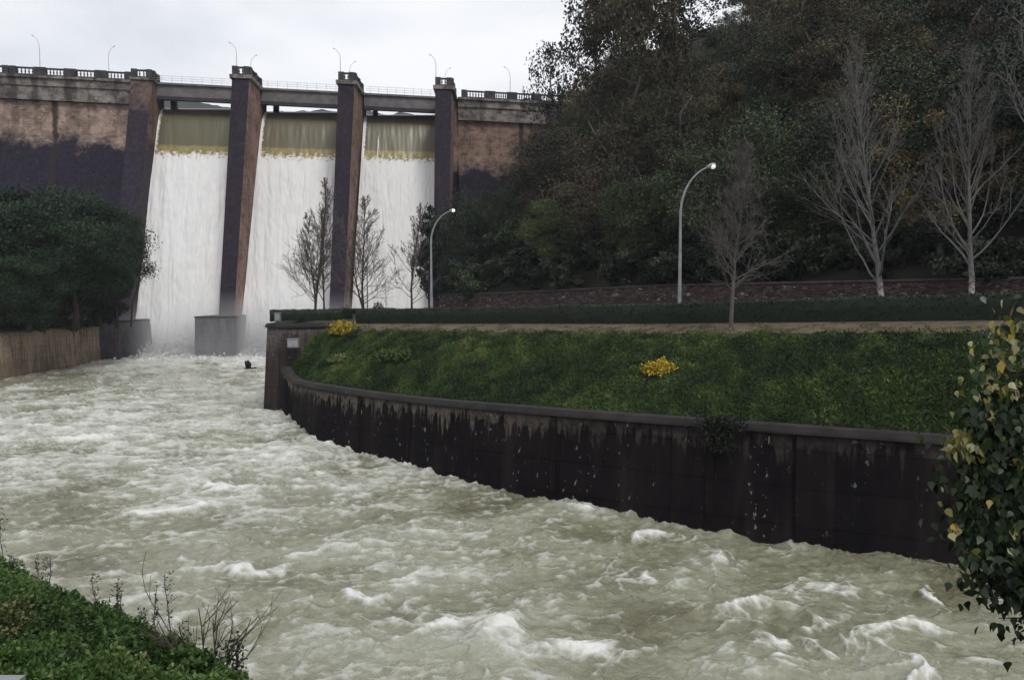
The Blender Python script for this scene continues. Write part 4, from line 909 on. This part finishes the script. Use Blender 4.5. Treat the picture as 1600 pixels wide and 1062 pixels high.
# ---------------------------------------------------------------- river
pyv = np.r_[np.arange(549, 1085, 1.05), np.linspace(1090, 1700, 60)]
pxv = np.r_[np.linspace(-700, -25, 60), np.arange(-20, 1625, 1.5), np.linspace(1630, 2400, 60)]
PY, PX = np.meshgrid(pyv, pxv, indexing='ij')
Dd = EYE*FPX/(PY-460)*1.0
X = (PX-800)/FPX*Dd; Y = Dd
def ridged(x, y, s): return 1-np.abs(perlin(x, y, s))*2
# warp for a boiling look; long axis roughly across the flow
wx = X+1.1*perlin(X/3.5, Y/3.5, 51)+.35*perlin(X/1.1, Y/1.1, 52); wy = Y+1.1*perlin(X/3.5+9, Y/3.5, 53)+.35*perlin(X/1.1+4, Y/1.1, 54)
fx, fy = .42, -.91                     # flow direction
al = wx*fx+wy*fy; ac = -wx*fy+wy*fx
far = sstep(20, 75, Y)
sw_ = perlin(al/3.0, ac/5.0, 1); sw2 = perlin(al/8, ac/12, 2)
m1 = 1-sstep(70, 110, Y); m2 = 1-.7*sstep(35, 75, Y); m3 = 1-sstep(22, 48, Y); m4 = 1-sstep(16, 32, Y)
r0 = ridged(al/2.3, ac/3.6, 33); r1 = ridged(al/1.15, ac/1.9, 3); r2 = ridged(al/.52, ac/.95, 4); r3 = ridged(X/.30, Y/.24, 5); r4 = ridged(X/.15, Y/.12, 6)
big = sstep(-.1, .7, perlin(X/9, Y/9, 14))
Zw = .17*sw_+.12*sw2+(.05+.10*big)*(np.clip(r0, 0, 1)**2)+.13*np.clip(r1, 0, 1)**2*m1+.075*np.clip(r2, 0, 1)**2*m2+.040*np.clip(r3, 0, 1)**1.5*m3+.018*np.clip(r4, 0, 1)*m4
Zw *= .66+.5*far
# individual breaking waves near the camera
breakers = [(1145, 965, .65, 1.5), (770, 992, .55, 1.2), (1290, 930, .3, 1.0), (1395, 992, .4, 1.2), (1180, 1030, .45, 1.2), (985, 900, .3, 1.0), (910, 800, .25, .9), (1300, 965, .3, .9), (430, 885, .3, 1.2), (560, 930, .25, .9), (690, 965, .25, .9), (1030, 845, .25, 1.2), (1120, 880, .3, 1.2), (1440, 935, .35, 1.1), (370, 760, .3, 1.5), (240, 800, .3, 1.4), (1395, 1045, .4, 1.1), (930, 1010, .25, .9), (120, 690, .3, 2), (1270, 1000, .3, .8)]
fb_ = np.zeros_like(X)
for k, (bx, by, amp, wd) in enumerate(breakers):
    q = PZ(bx, by, 0); dx = wx-q.x; dy = wy-q.y; a = .5+.8*math.sin(k*2.1); e1 = dx*math.cos(a)+dy*math.sin(a); e2 = -dx*math.sin(a)+dy*math.cos(a)
    g = np.exp(-(e1/(wd*1.3))**2-(e2/(wd*.55))**2); Zw += .50*amp*g*(1+.5*r1); fb_ = np.maximum(fb_, np.exp(-(e1/(wd*.95))**2-((e2+.25)/(wd*.36))**2)*(.15+.9*np.clip(r1, 0, 1)*.6+.55*np.clip(r2, 0, 1)+.3*r3*m3))
Zw += .6*sstep(62, 108, Y)
boil = sstep(88, 104, Y); Zw += boil*.35*np.clip(fbm(X/1.5, Y/1.5, 61), 0, 2)
# lively water against the curved wall
wallx = np.interp(Y, A[::-1][:, 1], A[::-1][:, 0]); dw = wallx-X; nearw = np.exp(-(np.clip(dw, 0, 9)/1.2)**2)*(Y > 20)*(Y < 62)
Zw += nearw*.25*np.clip(fbm(X/1.1, Y/1.1, 71)+.3, 0, 2)
grad = .20+.30*sstep(26, 48, Y)+.06*sstep(6, -14, X)*sstep(14, 26, Y)+.42*sstep(84, 104, Y)-.12*sstep(70, 80, Y)*(1-sstep(80, 95, Y))*sstep(-30, -44, X)
grad -= .10*sstep(2, 10, X)
patch = fbm(al/7, ac/5, 81, 3)
strk = fbm(X/1.6+.4*r1, Y/1.0, 82, 5)
cr = np.clip(r0, 0, 1)**3*.22+np.clip(r1, 0, 1)**3*.30+np.clip(r2, 0, 1)**3*.28*m2+np.clip(r3, 0, 1)**3*.16*m3+np.clip(r4, 0, 1)**3*.10*m4
fine_ = fbm(X/.45, Y/.36, 84, 3)*m2
foam = grad-.14-.06*sstep(50, 80, Y)+.16*far*fbm(X/2.2, Y/3.2, 87, 3)-.07*sstep(-4, 8, X)*(1-sstep(30, 50, Y))+.13*patch+.25*strk+.18*fine_+(cr-.22)*.95+.05*sw_+.8*fb_+.12*nearw*(fbm(X/.6, Y/.6, 91)+.2)
silt = np.clip(.42+.3*far+.55*sw_+.35*patch+.25*fine_+.12*sstep(12, -10, X), 0, 1)
me = np_mesh('water', np.stack([X, Y, Zw], -1).reshape(-1, 3), grid_faces(len(pyv), len(pxv)), None, True, {'foam': foam, 'silt': silt})
tag(link('water', me, M['river']), kind='structure')
# splash along the wall and boil at the dam foot
rng = np.random.default_rng(15); n = 26000
u = rng.uniform(UZ(195, 560, 13)[0]-3, UZ(655, 560, 13)[0], n); nn = 12.5+np.abs(rng.normal(size=n))*3.2; hgt = np.abs(rng.normal(size=n))*1.0*np.exp(-(nn-12.5)/5)*(1+.9*perlin(u/2.5, nn*0, 4))
pp = np.stack([O.x+UX.x*u+NX.x*nn, O.y+UX.y*u+NX.y*nn, .45+hgt], -1); V, F = leaf_arrays(rng, pp, rng.uniform(.1, .45, n), .9, .2)
m, t, b = mat('spray_drops', .9, .1); b.inputs['Base Color'].default_value = (.78, .78, .77, 1)
tag(link('splash', np_mesh('splash', V, F), m), 'white foam thrown up where the falls hit the river', 'splash', kind='stuff')
# mist at the foot of the falls
m = bpy.data.materials.new('spray_mist'); m.use_nodes = True; t = m.node_tree; t.nodes.remove(t.nodes['Principled BSDF']); pv = t.nodes.new('ShaderNodeVolumePrincipled'); pv.inputs['Color'].default_value = (.9, .9, .92, 1); pv.inputs['Density'].default_value = .11
oc = coords(t); ln_ = t.nodes.new('ShaderNodeVectorMath'); ln_.operation = 'LENGTH'; t.links.new(oc, ln_.inputs[0])
fall_ = math_(t, 'MAXIMUM', math_(t, 'SUBTRACT', 1.0, ln_.outputs['Value']), 0.0); t.links.new(math_(t, 'MULTIPLY', math_(t, 'POWER', fall_, 1.4), .42), pv.inputs['Density'])
t.links.new(pv.outputs[0], t.nodes['Material Output'].inputs['Volume'])
def ellipsoid(name, c, r, m_):
    mb = MB(); prof_ = []; nl_ = 12
    mb.lathe([(math.sin(math.pi*k/nl_)+1e-4, -math.cos(math.pi*k/nl_)) for k in range(nl_+1)], 24); me = mb.mesh(name, True); o = link(name, me, m_); o.location = c; o.scale = r; o.rotation_euler.z = DA; return o
tag(ellipsoid('mist', Dm(19, 15.5, 0.0), (34, 8, 10), m), 'white mist rising from the foot of the spillway', 'mist', kind='stuff')
# ---------------------------------------------------------------- bird low over the water
q = P(388, 577, 90)
bd = tag(empty('bird', (q.x, q.y, q.z)), 'black bird flying low over the white water near the promenade tip', 'bird')
bd.scale = (1.5, 1.5, 1.5); bd.rotation_euler = (0, 0, .35)
mb = MB(); mb.tube([(-.55, 0, -.06), (-.42, 0, -.02), (-.2, 0, .0), (.1, 0, .02), (.3, 0, .05), (.42, 0, .1), (.5, 0, .13), (.56, 0, .12), (.66, 0, .1)], [.03, .07, .12, .14, .09, .05, .06, .045, .012], 8)
mb.build('body', M['bird'], bd, True)
for s_ in (-1, 1):
    mb = MB(); Wp = [(.18, s_*.08, .06), (.22, s_*.35, .40), (.05, s_*.75, .62), (-.25, s_*.62, .56), (-.22, s_*.3, .34), (-.18, s_*.08, .05)]
    up_ = [(x_, y_, z_+.025) for x_, y_, z_ in Wp]; mb.add(Wp+up_, [tuple(range(6)), tuple(reversed(range(6, 12)))]+[(k, (k+1) % 6, (k+1) % 6+6, k+6) for k in range(6)]); mb.build('wing', M['bird'], bd)
# ---------------------------------------------------------------- near bank, left foreground
E = resamp([(-45, 44, 4.2), (-20, 23.3, 3.6), (-9.1, 14.2, 3.95), (-6.0, 11.6, 4.15), (-3.1, 9.1, 4.4), (0, 6.2, 4.2), (4, 3.6, 4.2), (14, -1.5, 4.2)], 200)
dE = np.gradient(E[:, :2], axis=0); dE /= np.linalg.norm(dE, axis=1)[:, None]; nE = np.stack([dE[:, 1], -dE[:, 0]], 1)  # towards the camera
if nE[100][1] > 0: nE = -nE
rows = []
offs = [-4.5, -3.0, -1.6, -.8, -.3, 0]+list(np.linspace(.3, 9, 26))+[14, 30, 80]
zz_ = lambda o_: (-1.5 if o_ <= -4.5 else 4.6*0)
def bz(off, ze):
    if off < 0: return ze+off*1.15-.10*off*off*.4
    return min(ze+.36*off+.05*math.sin(off*2), 7.35)
G = np.zeros((len(offs), len(E), 3))
for i, of in enumerate(offs):
    G[i, :, :2] = E[:, :2]+nE*of; G[i, :, 2] = [bz(of, z_) for z_ in E[:, 2]]
G[..., 2] += .18*fbm(G[..., 0]/1.1, G[..., 1]/1.1, 44, 4)
tag(link('near_bank', np_mesh('near_bank', G.reshape(-1, 3), grid_faces(len(offs), len(E)), None, True), M['earth']), kind='structure')
rng = np.random.default_rng(8)
n = 1300000; pts, fr, fc = on_grid(G[1:26], n, rng, 0, 1, .25, .78)
f_ = pts[:, 1]*math.cos(PITCH)-(pts[:, 2]-9)*math.sin(PITCH); x_ = 800+pts[:, 0]/f_*FPX; y_ = 531-(pts[:, 1]*math.sin(PITCH)+(pts[:, 2]-9)*math.cos(PITCH))/f_*FPX
pts = pts[(pts[:, 1] > 3.0) & (x_ > -900) & (x_ < 700) & (y_ < 1400)]; n = len(pts); vis = np.ones(n, bool); print('bank leaves', n)
cl = fbm(pts[:, 0]/.5, pts[:, 1]/.5, 61, 4); hg = np.clip(.12+.30*cl, .02, .5); pts[:, 2] += hg*rng.uniform(.1, 1, n); c3 = perlin(pts[:, 0]/1.8, pts[:, 1]/1.8, 62)
tint = np.clip(.36+.42*cl+.32*c3+rng.normal(size=n)*.12, 0, .93); red = (perlin(pts[:, 0]/1.5, pts[:, 1]/1.5, 99) > .42) & (rng.uniform(size=n) < .35); tint[red] = .98
V, F = leaf_arrays(rng, pts[vis], rng.uniform(.025, .085, n)[vis], .6, .6)
tag(link('bank_undergrowth', np_mesh('bank_undergrowth', V, F, tint[vis]), M['bank_leaf']), 'bright green leafy undergrowth covering the near bank at lower left', 'undergrowth', kind='stuff')
def edge_at(px, inset=0.2):
    best = min(range(len(E)), key=lambda k: abs(proj(tuple(E[k]))[0]-px) if E[k][1] > 4 else 1e9); p = E[best].copy(); p[:2] += nE[best]*inset; return Vector((p[0], p[1], p[2]))
# upright dry stems along the edge
stems = [(6, .75, 'tall dry'), (22, 1.0, ''), (80, .55, ''), (90, .55, ''), (160, .6, ''), (196, .65, ''), (204, .55, ''), (246, .45, ''), (262, .75, ''), (276, .9, ''), (40, .4, ''), (300, .5, '')]
plab = ['dry stalk at the very left edge of the near bank', 'forked dry stalk near the left edge of the near bank', 'thin seed stalk on the bank crest, left of its close twin', 'thin seed stalk on the bank crest, right of its close twin', 'lone thin stalk halfway along the near bank crest', 'leafy-tipped stalk, left of a close pair before the river', 'leafy-tipped stalk, right of a close pair before the river', 'short stalk left of the bare shrub', 'slender tall stalk beside the bare shrub', 'tallest slender stalk just left of the bare shrub', 'short stalk near the upper end of the near bank', 'stubby stalk at the left foot of the bare shrub']
for k, ((px_, h_, _), lb_) in enumerate(zip(stems, plab)):
    h_ *= 1.3; rd = random.Random(900+k); q = edge_at(px_, .15); root = tag(empty('dry_stalk', q), lb_, 'stalk', 'dry stalks on the near bank crest')
    mb = MB(); pts = [Vector((0, 0, -.1))]
    for j in range(7): pts.append(pts[-1]+Vector((rd.gauss(0, .015), rd.gauss(0, .015), h_/6.5)))
    mb.tube(pts, [.012-.0011*j for j in range(8)], 4)
    for j in range(10):
        a = rd.uniform(.35, .97)*7; b_ = pts[int(a)].lerp(pts[min(7, int(a)+1)], a-int(a)); e = b_+Vector((rd.gauss(0, .05), rd.gauss(0, .04), rd.uniform(.04, .12))); mb.tube([b_, e], [.005, .003], 3)
    mb.build('stem', M['dry_stem'], root)
    rg = np.random.default_rng(k); n = 70; zz = rg.uniform(.35, 1, n)*h_; pv_ = np.stack([rg.normal(size=n)*.03, rg.normal(size=n)*.03, zz], 1); V, F = leaf_arrays(rg, pv_, rg.uniform(.02, .05, n), .5, .5); link('seed_heads', np_mesh('seed_heads', V, F, rg.uniform(0, .5, n)), M['oak'], root)
# leafless shrub at the end of the bank
def shrub(px_, inset, H, seed, label, n1=9):
    q = edge_at(px_, inset); rd = random.Random(seed); root = tag(empty('bare_shrub', q), label, 'bare shrub'); mb = MB()
    def g(p, d, l, r, lv):
        n = 4; pts = [p]
        for _ in range(n): d = (d+Vector((rd.gauss(0, .12), rd.gauss(0, .12), rd.gauss(0, .06)+.07))).normalized(); p = p+d*l/n; pts.append(p)
        mb.tube(pts, [max(.003, r*(1-.16*i)) for i in range(n+1)], 5, False)
        if lv > 0:
            for c_ in range(3 if lv > 1 else 2):
                i = rd.choice([1, 2, 3, 4]); g(pts[i], (d+Vector((rd.gauss(0, .55), rd.gauss(0, .4), rd.gauss(0, .2)))).normalized(), l*rd.uniform(.45, .7), r*.55, lv-1)
    for k in range(n1):
        a = -1.0+2.0*k/(n1-1); g(Vector((a*.12, rd.uniform(-.1, .1), -.1)), Vector((a*.95+.12, rd.uniform(-.3, .3), 1)).normalized(), H*rd.uniform(.45, .8), .015, 2)
    mb.build('branches', M['dry_stem'], root)
    rg = np.random.default_rng(seed); n = 1500; a = rg.uniform(-.5, .45, n); z_ = rg.uniform(-.3, .35, n); kx = np.round(a/.09)*.09+rg.normal(size=n)*.012
    V, F = leaf_arrays(rg, np.stack([kx, rg.normal(size=n)*.06, z_*(.6+.8*np.sin(kx*40)**2)], 1), rg.uniform(.03, .07, n), .6, -.3); link('withered_leaves', np_mesh('withered_leaves', V, F, rg.uniform(0, .3, n)), M['oak'], root)
shrub(338, .05, 1.35, 7, 'leafless branching shrub at the lower end of the near bank, dark against the river')
for k, (px_, ins, r, h, lb_) in enumerate(((30, .7, .5, .35, 'leafy green bush on the near bank at the left edge'), (130, .9, .5, .4, 'dark green bush on the near bank below the stalks'), (215, .5, .42, .3, 'bushy green clump midway down the near bank'), (325, .35, .32, .3, 'low green clump at the right end of the near bank'))):
    q = edge_at(px_, ins); blob_shrub('bush', (q.x, q.y, q.z+.1), r, h, 2600, M['bank_leaf'], lb_, 'bush', .07, 60+k, (.25, .1, .2, .15)[k])
q = P(-6, 1075, 5.2); kb = tag(empty('kerb', (q.x, q.y, q.z)), 'pale concrete kerb corner at the bottom left of the picture', 'kerb'); MB().box((-1.2, -1.2, -.4), (.13, .11, .04)).build('kerb_stone', M['cabinet'], kb)
# ---------------------------------------------------------------- broad-leaved sapling, right foreground
root = tag(empty('leafy_tree', (4.75, 5.15, 3.8)), 'broad-leaved young tree with yellowing leaves reaching in from the right edge', 'tree')
rd = random.Random(12); mb = MB(); rg = np.random.default_rng(12)
W0 = Vector(root.location); leaves = []; dirs = []; tint = []
tk_ = resamp([(4.75, 5.15, 3.6), (4.6, 5.1, 5.2), (4.35, 5.15, 6.4), (4.15, 5.05, 7.4), (3.95, 5.1, 8.3), (3.85, 5.1, 9.4)], 22)
trunk = [Vector(p) for p in tk_]
mb.tube([p-W0 for p in trunk], [.085-.0033*k for k in range(22)], 7)
# branch ends measured against the photo (px, py, depth)
ends = [(1585, 500, 5.2), (1560, 530, 5.0), (1545, 560, 5.1), (1590, 560, 4.9), (1535, 600, 5.2), (1565, 590, 4.8), (1595, 620, 5.0), (1530, 650, 5.1), (1515, 690, 5.0), (1500, 690, 5.15), (1560, 660, 4.9), (1590, 690, 5.0), (1510, 740, 5.1), (1540, 730, 4.9), (1580, 750, 5.0), (1500, 785, 5.1), (1530, 790, 4.9), (1565, 800, 5.1), (1600, 800, 4.9), (1495, 830, 5.0), (1520, 850, 4.85), (1550, 850, 5.1), (1590, 860, 4.9), (1520, 900, 5.0), (1550, 910, 5.0), (1585, 905, 4.9), (1535, 935, 4.9), (1560, 965, 4.95), (1580, 1000, 4.9), (1592, 960, 5.0), (1640, 600, 5), (1640, 700, 5), (1640, 800, 4.9), (1640, 900, 5), (1660, 520, 5), (1680, 640, 5.1), (1690, 760, 5), (1680, 880, 5), (1610, 985, 5), (1740, 480, 5.1), (1760, 560, 5.0), (1790, 640, 5.2), (1760, 720, 4.9), (1800, 800, 5.1), (1770, 880, 5.0), (1840, 600, 5.2), (1860, 700, 5.0), (1880, 800, 5.1), (1850, 520, 5.1), (1720, 420, 5.1), (1790, 380, 5.1), (1920, 650, 5.2), (1940, 760, 5.0), (1720, 960, 5.0)]
for (ex, ey, eY) in ends:
    e = P(ex, ey, eY); j = min(range(22), key=lambda k: abs(trunk[k].z-(e.z-.35))); a = trunk[j]
    mid = a.lerp(e, .55)+Vector((0, rd.uniform(-.12, .12), .12)); pts = [a, a.lerp(mid, .5)+Vector((0, 0, .05)), mid, mid.lerp(e, .6)+Vector((0, 0, .03)), e]
    mb.tube([p-W0 for p in pts], [.018, .013, .009, .006, .003], 4)
    dens = 90 if ey < 640 else 270
    if ey > 930: dens = 45
    for k in range(dens):
        f = rd.uniform(.45, 1)*3.999; c_ = pts[int(f)].lerp(pts[int(f)+1], f-int(f)); c_ = c_+Vector((rd.gauss(0, .075), rd.gauss(0, .16), rd.gauss(0, .085)))
        leaves.append(c_-W0); dirs.append((rd.gauss(0, .4), rd.gauss(0, .4)-.1, -1.0+rd.gauss(0, .5)))
        X_, Y_ = proj(c_)
        yl = .52 if Y_ < 620 else (.06 if Y_ < 900 else .0)
        if 1475 < X_ < 1522 and 670 < Y_ < 712: yl = .9
        if 1478 < X_ < 1500 and 815 < Y_ < 840: yl = .8
        r = rd.random()
        tint.append(rd.uniform(.78, 1.0) if r < yl else rd.uniform(0, .72 if Y_ < 900 else .35))
mb.build('branches', M['bark'], root)
lv = np.array([tuple(v) for v in leaves]); dv = np.array(dirs); dv /= np.linalg.norm(dv, axis=1)[:, None]
sv = np.cross(dv, rg.normal(size=dv.shape)*.8+np.array([0, -1, .2])); sv /= np.linalg.norm(sv, axis=1)[:, None]; nv = np.cross(dv, sv); sz = rg.uniform(.040, .068, len(lv))[:, None]
sh = [(0, .0, 0), (.12, .33, .03), (.38, .42, .10), (.75, .19, .07), (1.15, 0, -.08), (.75, -.19, .07), (.38, -.42, .10), (.12, -.33, .03)]
V = np.stack([lv+dv*sz*a+sv*sz*b_+nv*sz*c_ for a, b_, c_ in sh], 1).reshape(-1, 3)
F = []
mid_ = np.arange(len(lv))*8
Fq = np.concatenate([np.stack([mid_+a, mid_+b_, mid_+c_, mid_+d_], 1) for a, b_, c_, d_ in ((0, 1, 2, 3), (0, 3, 4, 5), (0, 5, 6, 7))])
link('leaves', np_mesh('leaves', V, Fq, np.tile(np.array(tint), 3)), M['big_leaf'], root)
# ---------------------------------------------------------------- haze
m = bpy.data.materials.new('haze_air'); m.use_nodes = True; t = m.node_tree; t.nodes.remove(t.nodes['Principled BSDF']); pv = t.nodes.new('ShaderNodeVolumePrincipled'); pv.inputs['Color'].default_value = (.82, .84, .92, 1); pv.inputs['Density'].default_value = .00018
t.links.new(pv.outputs[0], t.nodes['Material Output'].inputs['Volume'])
tag(MB().box((-650, -60, -4), (900, 700, 200)).build('haze', m), kind='stuff')
for o in sc.objects:
    if o.type == 'MESH' and o.name.startswith('haze'): o['label'] = 'thin grey damp air over the whole valley'
sc.cycles.volume_bounces = 1
